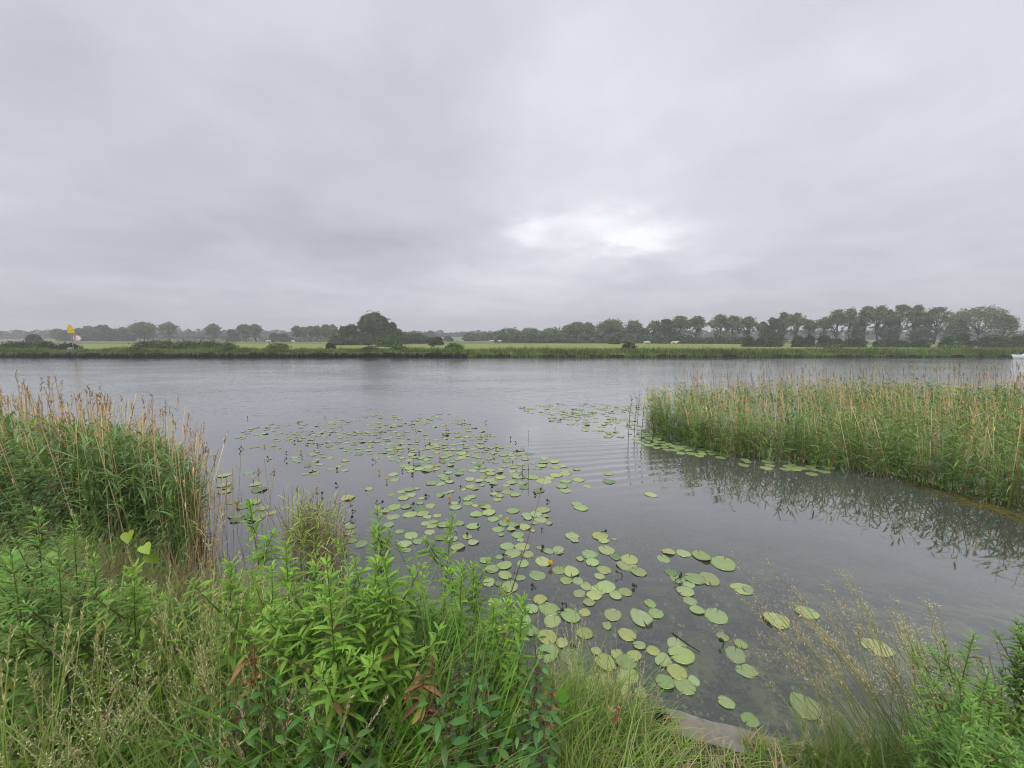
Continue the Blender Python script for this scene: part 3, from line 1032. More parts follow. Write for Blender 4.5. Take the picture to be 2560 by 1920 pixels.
SY = 50.0
c0 = D(70.8, 329, SY)
r0 = empty('navigation_sign', (c0[0], SY, 0.5))
tag(r0, 'tall yellow five-sided board on a thin post on the far bank', 'sign')
pb = MB()
tube(pb, [(c0[0], SY, 0.3), (c0[0], SY, c0[2] + 0.2)], [0.045, 0.045], (0.25, 0.26, 0.27), 8)
k = SY / F
ax = norm(np.array([0.45, -1, 0])); s1 = norm(np.cross([0, 0, 1.0], ax)); s1 = s1 if s1[0] > 0 else -s1
o_ = np.array([c0[0], SY - 0.1, c0[2]])
b1, b2 = MB(), MB()
prism(b1, [(-1.9 * k, -4.2 * k), (2.9 * k, -4.2 * k), (3.2 * k, -1.6 * k), (0.9 * k, 4.3 * k), (-0.6 * k, 4.3 * k), (-2.2 * k, 0.2 * k)], o_, s1, (0, 0, 1.0), ax, 0.04, (0.62, 0.42, 0.02))
ax2 = norm(np.array([-0.9, -0.55, 0])); s2 = norm(np.cross([0, 0, 1.0], ax2)); s2 = s2 if s2[0] > 0 else -s2
prism(b2, [(-2.3 * k, -4.0 * k), (0.0, -4.1 * k), (0.8 * k, 4.4 * k), (0, 4.4 * k), (-2.6 * k, 0)], o_ + np.array([-2.2 * k, 0.2, 0]), s2, (0, 0, 1.0), ax2, 0.04, (0.03, 0.07, 0.03))
for m_, nm in ((pb, 'post'), (b1, 'yellow_board'), (b2, 'dark_board')):
    o = m_.build(nm, M_PAINT, r0, smooth=False, loc=(c0[0], SY, 0.5)); o.location = (0, 0, 0)
c1 = D(77.6, 338.2, SY)
r1 = empty('speed_sign', (c1[0], SY, 0.5))
tag(r1, 'pair of round white boards with pink rims below the yellow sign', 'sign')
m1, m2, m3 = MB(), MB(), MB()
R_ = 3.1 * k
for dx, axd, dz in ((0.05, (0.62, -1, 0.0), 0), (-0.20, (-1.4, -1, 0), 0.12)):
    cc = np.array([c1[0] + dx, SY - 0.1, c1[2] + dz])
    disc(m1, cc, R_, axd, 0.03, (0.62, 0.30, 0.36))
    disc(m2, cc + norm(np.array(axd)) * 0.02, R_ * 0.78, axd, 0.02, (0.78, 0.78, 0.78))
tube(m3, [(c1[0] - 0.06, SY, 0.3), (c1[0] - 0.06, SY, c1[2] + 0.1)], [0.03, 0.03], (0.3, 0.3, 0.3), 8)
for m_, nm in ((m1, 'rim'), (m2, 'board_face'), (m3, 'post')):
    o = m_.build(nm, M_PAINT, r1, smooth=False, loc=(c1[0], SY, 0.5)); o.location = (0, 0, 0)
c2 = D(71, 347.5, 48.5)
mb = MB()
for k_ in range(5):
    pts = c2 + rng.normal(0, 1, (1, 3)) * np.array([0.22, 0.1, 0.05])
    r = random.uniform(0.10, 0.20)
    th = np.linspace(0, np.pi, 5)
    tube(mb, [(pts[0, 0], pts[0, 1], c2[2] - 0.6), (pts[0, 0], pts[0, 1], c2[2] - 0.2 + rng.uniform(0, 0.15)), (pts[0, 0] + 0.05, pts[0, 1], c2[2])], [r * 1.1, r, r * 0.4], jit((0.22, 0.24, 0.28), 1)[0], 7)
o = mb.build('rock_pile', M_CONC, smooth=False)
tag(o, 'small heap of bluish grey rocks at the foot of the yellow sign', 'rocks')

# ---------------------------------------------------------------- hut and mast at the far right
hx = D(977, 345, 95.0)
k = 95.0 / F * 1.02
z0 = float(zf(hx[0], 95))
root = empty('hut', (hx[0], 95, z0))
tag(root, 'small dark brown wooden hut under the umbrella-shaped tree', 'hut')
w_, hh_ = 3.2 * k, D(977, 342.6, 95.0)[2] - z0
mb = MB(); box(mb, -w_, w_, -1.5, 1.5, -0.2, hh_, (0.05, 0.028, 0.03)); mb.build('wall', M_WOOD, root, smooth=False)
mb = MB(); prism(mb, [(-1.8, -0.05), (1.8, -0.05), (0, 0.6)], (0, 0, hh_), (0, 1, 0), (0, 0, 1), (1, 0, 0), 2 * w_ + 0.4, (0.035, 0.025, 0.03)); mb.build('roof', M_WOOD, root, smooth=False)
mb = MB(); box(mb, -0.4, 0.4, -1.56, -1.502, 0, min(1.9, hh_ - 0.1), (0.02, 0.014, 0.016)); mb.build('door', M_WOOD, root, smooth=False)

# ---------------------------------------------------------------- moored boat at the right edge
bx, by = D(1034, 356.5, 43.5)[0], 43.5
root = empty('cabin_boat', (bx, by, 0))
tag(root, 'white cabin boat moored at the far bank by the right edge', 'boat')
root.scale = (0.62,) * 3
LB = 3.2
mb = MB()
st = np.linspace(-1, 1, 13)
V = []
for s_ in st:
    half = 1.05 * (1 - max(0, -s_) ** 2.6) ** 0.8 * (0.88 + 0.12 * (s_ < 0.4))
    half = max(half, 0.02)
    sheer = 0.55 + 0.22 * max(0, -s_) ** 1.5
    x = s_ * LB - (0.25 if s_ == -1 else 0)
    for f, z in ((0.0, -0.35), (0.72, -0.15), (0.95, 0.2), (1.0, sheer), (0.86, sheer + 0.01)):
        V.append((x - (0.9 * max(0, -s_ - 0.3) * (z + 0.35)), -half * f, z))
    for f, z in ((0.86, sheer + 0.01), (1.0, sheer), (0.95, 0.2), (0.72, -0.15), (0.0, -0.35)):
        V.append((x - (0.9 * max(0, -s_ - 0.3) * (z + 0.35)), half * f, z))
q = []
for i in range(12):
    for j in range(9):
        q.append([i * 10 + j, i * 10 + j + 1, (i + 1) * 10 + j + 1, (i + 1) * 10 + j])
mb.add(V, quads=q, c=(0.52, 0.54, 0.54))
mb.add([V[120 + j] for j in range(10)], quads=[[0, 1, 8, 9], [1, 2, 7, 8], [2, 3, 6, 7], [3, 4, 5, 6]], c=(0.7, 0.7, 0.7))
mb.build('hull', M_PAINT, root)
mb = MB()
V = [(-1.6, -0.75, 0.6), (1.4, -0.8, 0.58), (1.4, 0.8, 0.58), (-1.6, 0.75, 0.6), (-0.7, -0.6, 1.12), (1.3, -0.68, 1.2), (1.3, 0.68, 1.2), (-0.7, 0.6, 1.12)]
mb.add(V, quads=[[0, 1, 5, 4], [1, 2, 6, 5], [2, 3, 7, 6], [3, 0, 4, 7], [4, 5, 6, 7]], c=(0.55, 0.56, 0.54))
mb.build('cabin', M_PAINT, root, smooth=False)
for (xa, xb) in ((-0.75, -0.1), (0.05, 0.65), (0.8, 1.25)):
    mb = MB(); mb.add([(xa, -0.80, 0.72), (xb, -0.81, 0.72), (xb, -0.74, 1.05), (xa + 0.1, -0.72, 1.02)], quads=[[0, 1, 2, 3]], c=(0.03, 0.05, 0.06)); mb.build('window', M_PAINT, root, smooth=False)
mb = MB(); tube(mb, [(-1.2, 0, 0.6), (-1.2, 0, 4.3)], [0.04, 0.025], (0.55, 0.5, 0.52), 6); mb.build('mast', M_PAINT, root)
mb = MB(); tube(mb, [(-3.0, -0.3, 0.7), (-3.1, 0, 1.05), (-2.9, 0.3, 1.05), (-1.8, 0.8, 1.0)], [0.02] * 4, (0.5, 0.5, 0.5), 5); mb.build('rail', M_PAINT, root)
mb = MB(); box(mb, -2.5, 2.9, -1.075, -1.045, 0.28, 0.36, (0.05, 0.06, 0.09)); mb.build('stripe', M_PAINT, root, smooth=False)

# ---------------------------------------------------------------- cattle in the far meadow
def cow_mesh(name, bodyc, grazing):
    # legs, trunk, neck and head as one skinned figure
    hd = [(-1.05, 0, 1.25), (-1.35, 0, 1.0), (-1.5, 0, 0.45 if grazing else 1.35), (-1.72, 0, 0.22 if grazing else 1.25)]
    pts = [(0, 0, 1.1), (-0.7, 0, 1.15), hd[0] if not grazing else (-1.0, 0, 1.15)] + ([(-1.3, 0, 0.75), (-1.45, 0, 0.42), (-1.62, 0, 0.18)] if grazing else [(-1.25, 0, 1.45), (-1.4, 0, 1.5), (-1.72, 0, 1.28)])
    rad = [0.37, 0.34, 0.24, 0.15, 0.14, 0.08]
    ed = [(0, 1), (1, 2), (2, 3), (3, 4), (4, 5)]
    n = len(pts); pts += [(0.7, 0, 1.18), (0.92, 0, 1.2), (1.0, 0, 0.7)]; rad += [0.33, 0.12, 0.03]; ed += [(0, n), (n, n + 1), (n + 1, n + 2)]
    for s in (-1, 1):
        for root_, x in ((1, -0.68), (n, 0.72)):
            i = len(pts)
            pts += [(x, s * 0.2, 0.8), (x + (0.08 if x > 0 else 0), s * 0.2, 0.42), (x, s * 0.2, 0.02)]
            rad += [0.15, 0.075, 0.06]
            ed += [(root_, i), (i, i + 1), (i + 1, i + 2)]
    me = bpy.data.meshes.new(name)
    me.from_pydata(pts, ed, [])
    o = bpy.data.objects.new(name, me)
    col.objects.link(o)
    md = o.modifiers.new('skin', 'SKIN')
    md.use_smooth_shade = True
    for v_, r in zip(me.skin_vertices[0].data, rad): v_.radius = (r, r)
    me.skin_vertices[0].data[0].use_root = True
    ss = o.modifiers.new('sub', 'SUBSURF'); ss.levels = 1; ss.render_levels = 1
    return o


def hide(name, c):
    def b(gg, out, nt):
        p = gg.n('ShaderNodeBsdfPrincipled')
        t = gg.n('ShaderNodeTexCoord')
        gg.set(p, 'Base Color', gg.mixc(gg.rng(gg.noise(t.outputs['Object'], 2.0), 0.35, 0.65), tuple(c), tuple(0.8 * a for a in c)))
        gg.set(p, 'Roughness', 0.8)
        nt.links.new(p.outputs[0], out.inputs[0])
    return mat(name, b)


hides = {'w': hide('white_hide', (0.55, 0.52, 0.46)), 't': hide('tan_hide', (0.42, 0.30, 0.18)), 'b': hide('black_hide', (0.02, 0.02, 0.02)), 'c': hide('cream_hide', (0.62, 0.52, 0.38))}
cowp = {}
for (px, py, Yd, kd, gr, rz, lab) in (
        (268.8, 342.2, 100, 'w', True, 0.2, 'white cow grazing leftmost in the meadow, a black one at its tail'),
        (271.2, 342.3, 101, 'b', False, 0.1, 'black cow close behind the leftmost white cow'),
        (293, 342.4, 98, 'c', True, 2.6, 'cream cow standing alone second from the left'),
        (333.6, 342.4, 98, 'w', False, 0.1, 'white cow lying pale against the dark copse foot'),
        (370.5, 343.0, 96, 't', True, 0.3, 'tan cow nearly hidden before the copse bushes'),
        (379.5, 343.6, 92, 'c', True, 1.2, 'cream cow beside the pale round bush'),
        (461.5, 341.4, 108, 'w', False, 0.1, 'white cow right of the lone field bush'),
        (492.2, 342.8, 104, 'w', True, 0.2, 'white cow left of the central pair'),
        (497.0, 342.6, 104, 'b', False, 0.4, 'dark cow standing between the central white cows'),
        (647.3, 346.2, 74, 'w', True, 0.1, 'white cow below the pointed domed tree'),
        (673.8, 346.9, 72, 'c', False, 3.0, 'cream cow rightmost of the herd'),
        (498.8, 343.3, 104, 'w', False, 3.0, 'white cow lying right of the dark central cow')):
    Yd = Yd * 1.35
    x = D(px, py, Yd)[0]
    o = cow_mesh('cow', None, gr)
    o.data.materials.append(hides[kd])
    o.location = (x, Yd, float(zf(x, Yd)))
    o.rotation_euler = (0, 0, rz)
    o.scale = (0.78,) * 3
    tag(o, lab, 'cow', 'cattle in the far meadow')

# ---------------------------------------------------------------- reeds
TAN = np.array([0.50, 0.39, 0.22]); TAN2 = np.array([0.36, 0.25, 0.14])
REED = np.array([0.19, 0.31, 0.065]); REED2 = np.array([0.13, 0.26, 0.07]); REED3 = np.array([0.34, 0.38, 0.11])


def inpoly(x, y, poly):
    ins = np.zeros(len(x), bool)
    j = len(poly) - 1
    for i in range(len(poly)):
        xi, yi = poly[i]; xj, yj = poly[j]
        c = ((yi > y) != (yj > y)) & (x < (xj - xi) * (y - yi) / (yj - yi + 1e-12) + xi)
        ins ^= c
        j = i
    return ins


def scatter(poly, n):
    p = np.array(poly)
    out = np.zeros((0, 2))
    while len(out) < n:
        q = rng.uniform(p.min(0), p.max(0), (n * 2, 2))
        out = np.concatenate([out, q[inpoly(q[:, 0], q[:, 1], poly)]])
    return out[:n]


def green_reeds(mb, XY, z0, h, leaves, wind, grey=0.0, lw=0.022, ll=0.38, stemw=0.007, low=0.25, cvar=None, up=0.9):
    n = len(XY)
    P = np.concatenate([XY, np.full((n, 1), z0) if np.isscalar(z0) else z0[:, None]], 1)
    Dv = norm(np.stack([wind[0] * 0.10 + rng.normal(0, 0.07, n), wind[1] * 0.1 + rng.normal(0, 0.07, n), np.ones(n)], 1))
    B = np.stack([wind[0] * rng.uniform(0.0, 0.14, n), wind[1] * rng.uniform(0, 0.14, n), np.full(n, -0.02)], 1)
    base = np.where(rng.uniform(0, 1, (n, 1)) < 0.5, REED, REED2)
    if cvar is not None: base = base * (1 - cvar[:, None]) + REED3 * cvar[:, None]
    base = base * (1 - grey) + np.array([0.21, 0.32, 0.145]) * grey
    c = base * (1 + rng.normal(0, 0.16, (n, 1)))
    ribbons(mb, P, Dv, h, stemw, B, c * np.array([1.2, 1.05, 0.9]), 3, 'blade')
    k = leaves
    t = (low + (1 - low) * (np.arange(k)[None] + rng.uniform(0, 1, (n, k))) / k).clip(0, 0.99)
    t = t.ravel(); rep = np.repeat(np.arange(n), k)
    Q = curve_pt(P[rep], Dv[rep], h[rep], B[rep], t)
    az = rng.uniform(0, 2 * np.pi, n * k)
    hd = np.stack([np.cos(az) + wind[0] * 0.9, np.sin(az) + wind[1] * 0.9], 1)
    hd = norm(hd)
    el = rng.uniform(0.7, 1.5, n * k) * up
    Ld = norm(np.concatenate([hd, el[:, None]], 1))
    Lb = np.concatenate([hd * 0.12, -rng.uniform(0.15, 0.75, (n * k, 1))], 1)
    L = ll * rng.uniform(0.6, 1.15, n * k) * (1 - 0.35 * t)
    ribbons(mb, Q, Ld, L, lw * rng.uniform(0.7, 1.2, n * k), Lb, (c[rep] * (1 + rng.normal(0, 0.12, (n * k, 1)))).clip(0.01, 1), 4, 'reed')


def dead_reeds(mb, XY, z0, h, wind, heads=0.6, stemw=0.006, spread=0.12, colr=TAN):
    n = len(XY)
    P = np.concatenate([XY, np.full((n, 1), z0)], 1)
    Dv = norm(np.stack([wind[0] * 0.16 + rng.normal(0, spread, n), wind[1] * 0.16 + rng.normal(0, spread, n), np.ones(n)], 1))
    B = np.stack([wind[0] * rng.uniform(-0.02, 0.10, n), wind[1] * rng.uniform(0, 0.06, n), np.zeros(n)], 1)
    c = colr * (1 + rng.normal(0, 0.16, (n, 1))) * (1 + rng.normal(0, 0.04, (n, 3)))
    ribbons(mb, P, Dv, h, stemw, B, c, 3, 'flat')
    P2 = P + rng.normal(0, 0.0005, P.shape)
    ribbons(mb, P2, Dv, h, stemw, B, c, 3, 'flat', side=norm(np.cross(Dv, np.array([0.2, 1.0, 0]))))
    # hanging plume at the tip
    s = np.where(rng.uniform(0, 1, n) < heads)[0]
    m = 16
    if len(s):
        rep = np.repeat(s, m)
        t = rng.uniform(0.90, 1.0, len(rep))
        Q = curve_pt(P[rep], Dv[rep], h[rep], B[rep], t)
        hd = np.stack([wind[0] + rng.normal(0, 0.35, len(rep)), wind[1] + rng.normal(0, 0.35, len(rep)), rng.uniform(0.9, 2.4, len(rep))], 1)
        bd = np.stack([np.full(len(rep), wind[0] * 0.5), np.full(len(rep), wind[1] * 0.3), -rng.uniform(0.2, 0.9, len(rep))], 1)
        pc = np.array([0.50, 0.36, 0.28]) * (1 + rng.normal(0, 0.18, (len(rep), 1)))
        ribbons(mb, Q, hd, rng.uniform(0.05, 0.12, len(rep)), stemw * 1.5, bd, pc.clip(0.02, 1), 2, 'leaf')
    # a few broken dead leaves
    rep = np.repeat(np.arange(n), 2)
    t = rng.uniform(0.3, 0.85, len(rep))
    Q = curve_pt(P[rep], Dv[rep], h[rep], B[rep], t)
    az = rng.uniform(0, 2 * np.pi, len(rep))
    ribbons(mb, Q, np.stack([np.cos(az), np.sin(az), np.full(len(rep), 1.6)], 1), rng.uniform(0.08, 0.2, len(rep)), stemw * 1.6,
            np.stack([np.cos(az) * .2, np.sin(az) * .2, -rng.uniform(0.2, 0.8, len(rep))], 1), c[rep], 2, 'reed')


def gz(*pts):
    return [G(px, py) for px, py in pts]


# right bed
front = gz((646, 431), (690, 446), (722, 453), (790, 463), (856, 470), (926, 485), (1024, 508), (1080, 522))
RB = front + [(11.0, 3.6), (24, 6.0), (24, 14.0), (16, 13.0), (10, 12.8), (7.0, 12.6), (5.0, 12.2), G(644, 415)]
XY = scatter(RB, 4600)
d = np.linalg.norm(XY - np.array([12, 8]), axis=1)
hgt = (1.12 + 0.10 * np.sin(XY[:, 0] * 0.7 + 1.0) + 0.10 * np.sin(XY[:, 1] * 1.3)) * rng.uniform(0.72, 1.06, len(XY))
tipd = np.linalg.norm(XY - np.array(G(650, 428)), axis=1)
hgt *= 0.8 + 0.2 * sm(tipd / 2.0)
patch = 0.5 + 0.5 * np.sin(XY[:, 0] * 0.9 + XY[:, 1] * 0.6)
mb = MB()
green_reeds(mb, XY, -0.05, hgt, 8, (-0.55, -0.1), lw=0.026, ll=0.36, low=0.28, cvar=(0.5 * patch * rng.uniform(0, 1.2, len(XY))).clip(0, 1))
# denser, lower fringe along the open edge
fr = []
fa = np.array(front)
for i in range(len(fa) - 1):
    L_ = np.linalg.norm(fa[i + 1] - fa[i])
    m_ = int(L_ * 95)
    tt = rng.uniform(0, 1, (m_, 1))
    rag = 0.18 * math.sin(i * 2.1)
    inward = np.array([0.55, 0.83])
    fr.append(fa[i] * (1 - tt) + fa[i + 1] * tt + inward * (rng.uniform(-0.22, 0.6, (m_, 1)) + 0.12 * np.sin(tt * 9 + i * 2.1)))
fr = np.concatenate(fr)
green_reeds(mb, fr, -0.05, rng.uniform(0.35, 1.2, len(fr)), 7, (-0.35, -0.35), lw=0.024, ll=0.36, low=0.12, up=0.7)
o = mb.build('reed_bed', M_LEAF)
tag(o, 'broad bed of green reeds standing in the water on the right', 'reeds', kind='stuff')
mb = MB()
XY = scatter(RB, 3700)
keep = (rng.uniform(0, 1, len(XY)) < 0.45 + 0.55 * np.sin(XY[:, 0] * 0.8 + 0.5) ** 2)
XY = XY[keep]
hd = (1.17 + 0.10 * np.sin(XY[:, 0] * 0.9)) * rng.uniform(0.72, 1.14, len(XY))
dead_reeds(mb, XY, -0.05, hd, (-0.8, -0.1), 0.10, stemw=0.009, spread=0.12, colr=TAN * 1.3)
# the back of the bed carries tall plumes
XY = scatter([(5.2, 10.6), (8, 11.2), (12, 11.5), (20, 11.5), (23, 14), (14, 13), (7, 12.6), (5, 12.2)], 420)
dead_reeds(mb, XY, -0.05, rng.uniform(1.2, 1.7, len(XY)), (-0.5, 0.0), 0.9, stemw=0.008, spread=0.08, colr=np.array([0.46, 0.35, 0.27]))
XY = fr[rng.uniform(0, 1, len(fr)) < 0.35]
dead_reeds(mb, XY, -0.05, rng.uniform(0.25, 0.9, len(XY)), (-0.5, -0.5), 0.0, stemw=0.010, spread=0.22, colr=TAN2 * 0.7)
o = mb.build('dead_reed_stems', M_DRY)
tag(o, 'last year\'s tan reed stems and plumes through the right bed', 'reeds', kind='stuff')

# lone reeds off the tip of the right bed
for i, (px, py, hh_, lab) in enumerate(((628, 438, 0.98, 'leftmost lone green reed standing in the pads off the bed tip'), (634, 433, 0.85, 'short lone reed just right of the leftmost one'),
                                       (641, 441, 0.92, 'lone reed in the middle off the bed tip'), (652, 444, 0.7, 'short lone reed nearest the bed tip'), (637, 425, 1.0, 'tall lone reed farthest out behind the others'))):
    x, y = G(px, py)
    mb = MB(); ml = MB()
    root = empty('reed', (x, y, 0)); tag(root, lab, 'reed', 'lone reeds off the bed tip')
    tube(mb, [(0, 0, -0.3), (0.02, 0, hh_ * 0.5), (0.05, 0, hh_)], [0.007, 0.006, 0.003], (0.06, 0.09, 0.03), 5)
    n = 9
    t = np.linspace(0.2, 1, n)
    az = rng.uniform(0, 2 * np.pi, n)
    ribbons(ml, np.stack([0.05 * t * t, 0 * t, t * hh_], 1), np.stack([np.cos(az), np.sin(az), np.full(n, 1.5)], 1), 0.26 * (1.1 - 0.4 * t), 0.022,
            np.stack([np.cos(az) * .1, np.sin(az) * .1, np.full(n, -0.35)], 1), jit(REED * 0.85, n), 4, 'reed')
    mb.build('stem', M_LEAF, root); ml.build('leaves', M_LEAF, root)

# left bed
LBP = [G(192, 572), G(200, 520), (-4.7, 5.3), (-5.5, 5.8), (-7.5, 5.8), (-8.5, 5.0), (-6.5, 4.25), (-4.6, 3.7)]
XY = scatter(LBP, 1700)


def bed_height(XY, lift=0.0):
    px = np.array([proj(a, b, 0.8)[0] for a, b in XY])
    py = np.interp(px, [-200, 0, 60, 110, 150, 180, 205, 225], [406, 412, 417, 421, 432, 450, 474, 500]) - lift
    return np.array([D(p_, q_, b)[2] for p_, q_, (a, b) in zip(px, py, XY)]) + 0.05


hgt = bed_height(XY) * rng.uniform(0.68, 1.02, len(XY))
mb = MB()
green_reeds(mb, XY, -0.05, hgt, 11, (0.35, -0.2), grey=0.55, lw=0.022, ll=0.40, low=0.15, stemw=0.008, up=1.25)
o = mb.build('reed_bed', M_LEAF)
tag(o, 'lush drooping green reeds in the water at the left', 'reeds', kind='stuff')
mb = MB()
XY = scatter(LBP, 430)
cl = np.array([G(95, 560), G(150, 560), G(40, 560)])
ex = np.concatenate([np.array(p_) + rng.normal(0, 0.11, (15, 2)) for p_ in ((-3.55, 4.0), (-4.4, 4.35), (-3.2, 3.85), (-5.5, 4.7), (-4.9, 4.1), (-3.95, 4.6), (-6.2, 4.9))])
XY = np.concatenate([XY, ex])
dead_reeds(mb, XY, -0.05, bed_height(XY, 14) * rng.uniform(0.75, 1.10, len(XY)), (0.12, 0.0), 0.22, stemw=0.0065, spread=0.13, colr=TAN * 1.35)
XY = scatter([G(20, 560), G(205, 560), G(218, 520), (-4.5, 5.2), (-7.5, 5.6), (-6.5, 4.5)], 70)
dead_reeds(mb, XY, -0.05, bed_height(XY, 32) * rng.uniform(0.88, 1.08, len(XY)), (0.15, 0.0), 0.85, stemw=0.0055, spread=0.10, colr=TAN * 1.2)
XY = scatter([(-3.2, 3.4), (-2.6, 3.6), (-2.5, 4.3), (-3.1, 5.0), (-3.5, 4.8)], 26)
dead_reeds(mb, XY, -0.05, rng.uniform(0.6, 1.3, len(XY)), (0.2, 0.0), 0.4, stemw=0.005, spread=0.16, colr=TAN * 0.9)
o = mb.build('dead_reed_stems', M_DRY)
tag(o, 'last year\'s tan reed stems and plumes among the left reeds', 'reeds', kind='stuff')

# small brownish clump in front
SC = [G(290, 568), G(338, 590), G(345, 572), G(318, 548), G(286, 548)]
XY = scatter(SC, 100)
mb = MB()
green_reeds(mb, XY, -0.05, rng.uniform(0.4, 0.86, len(XY)), 6, (0.3, -0.2), lw=0.014, ll=0.30, low=0.25, stemw=0.006, cvar=np.full(len(XY), 0.7))
dead_reeds(mb, scatter(SC, 110), -0.05, rng.uniform(0.3, 0.85, 110), (0.35, 0.0), 0.15, stemw=0.005, spread=0.25, colr=np.array([0.30, 0.21, 0.15]))
o = mb.build('reed_clump', M_DRY)
tag(o, 'small thinning reed clump with brown stems between the left bed and the pads', 'reeds', kind='stuff')

# ---------------------------------------------------------------- water lilies
LAND = [('the mid-water yellow flower', 508, 518), ('the near-bank yellow flower', 550, 563), ('the right bud stalks', 683, 572),
        ('the concrete edging', 715, 720), ('the right willowherb tip', 437, 508), ('the left willowherb tip', 380, 505),
        ('the reed bed tip', 646, 430), ('the reed clump', 320, 530), ('the bent rushes', 527, 472), ('the open water gap', 560, 440),
        ('the corner thicket', 960, 640), ('the left reeds', 214, 520), ('the weed strands', 940, 470)]
_cnt = {}


def place_words(px, py):
    j = min(range(len(LAND)), key=lambda i: math.hypot(LAND[i][1] - px, 1.6 * (LAND[i][2] - py)))
    nm, lx, ly = LAND[j]
    a = math.degrees(math.atan2(ly - py, px - lx)) % 360
    w = ['right of', 'above right of', 'above', 'above left of', 'left of', 'below left of', 'below', 'below right of'][int((a + 22.5) // 45) % 8]
    return nm, w, math.hypot(lx - px, ly - py)


PADC = [np.array([0.225, 0.305, 0.125]), np.array([0.205, 0.295, 0.115]), np.array([0.25, 0.33, 0.135]), np.array([0.22, 0.305, 0.145])]


def pad_geom(mb, c, r, asp, rot, tilt, colr, z=0.006, notch=True, curl=0.0, origin=None):
    seg = 26
    a = np.concatenate([[0, 0.07], np.linspace(0.2, 2 * np.pi - 0.2, seg - 3), [2 * np.pi - 0.07]]) + np.pi / 2
    rad = 1 + 0.025 * np.sin(3 * a + rng.uniform(0, 6)) + 0.018 * np.sin(7 * a + rng.uniform(0, 6))
    if notch:
        dn = np.abs(((a - np.pi / 2 + np.pi) % (2 * np.pi)) - np.pi)
        rad = np.where(dn < 0.03, 0.25, np.where(dn < 0.1, 0.96, rad))
    ring = np.stack([np.cos(a) * rad * r * asp, np.sin(a) * rad * r, np.zeros(seg)], 1)
    lift = curl * r * (0.5 + 0.5 * np.sin(a * 2 + rng.uniform(0, 6))) ** 2
    lift = lift + np.sin(a - rot) * 0
    V = [np.array([[0, -0.05 * r, 0]])]
    for f in (0.45, 0.8, 1.0):
        q = ring * f
        q[:, 2] = lift * f ** 3 + 0.004 * np.sin(a * 3 + f * 5) * f
        V.append(q)
    low = ring * 0.985
    low[:, 2] = lift - 0.002
    V.append(low)
    V = np.concatenate(V)
    cr, sr = math.cos(rot), math.sin(rot)
    V = np.stack([V[:, 0] * cr - V[:, 1] * sr, V[:, 0] * sr + V[:, 1] * cr, V[:, 2]], 1)
    V[:, 2] += V[:, 1] * math.sin(tilt)
    V += np.array([c[0], c[1], z])
    t = [[0, 1 + i, 1 + (i + 1) % seg] for i in range(seg)]
    q = [[1 + k * seg + i, 1 + (k + 1) * seg + i, 1 + (k + 1) * seg + (i + 1) % seg, 1 + k * seg + (i + 1) % seg] for k in range(3) for i in range(seg)]
    mb.add(V, quads=q, tris=t, c=colr)


C4 = [(25, 40, 60), (130, 8, 120), (245, 20, 100), (485, 0, 80), (65, 105, 115), (207, 90, 100), (70, 182, 105), (20, 245, 60), (185, 200, 80), (645, 55, 60), (720, 20, 125), (740, 82, 105),
      (580, 155, 130), (540, 220, 95), (628, 222, 90), (918, 40, 90), (1025, 60, 140), (1005, 105, 150), (1095, 155, 120), (830, 140, 110), (795, 190, 80), (690, 262, 95), (640, 318, 95),
      (780, 293, 120), (755, 335, 115), (715, 390, 90), (845, 270, 150), (918, 335, 100), (993, 308, 105), (680, 465, 90), (408, 438, 160), (275, 440, 105), (70, 588, 110), (75, 703, 85),
      (507, 700, 98), (565, 805, 160), (620, 920, 120), (770, 765, 80), (852, 570, 75), (1185, 398, 90), (1228, 475, 115), (1285, 53, 105), (1345, 158, 100), (1395, 205, 115), (1325, 5, 90),
      (1440, 12, 110), (1580, 35, 145), (1745, 88, 200), (1525, 207, 150), (1635, 208, 170), (1482, 255, 90), (1455, 305, 130), (1490, 377, 100), (1547, 450, 105), (1690, 490, 180),
      (1890, 283, 160), (1740, 650, 90), (1880, 712, 95), (1840, 790, 160), (1915, 920, 130), (1390, 710, 150), (1425, 795, 190), (1285, 840, 130), (1390, 925, 150), (1300, 1005, 140),
      (1450, 1035, 155), (1207, 758, 100), (1100, 720, 90), (1000, 850, 150), (1010, 950, 170), (1110, 1090, 90), (1768, 1160, 115), (1520, 990, 90), (1950, 1290, 130), (930, 790, 100), (1060, 800, 110)]
C5 = [(485, 470, 155), (245, 530, 180), (1020, 735, 200), (470, 1190, 220), (30, 295, 80), (45, 910, 110), (880, 585, 30)]
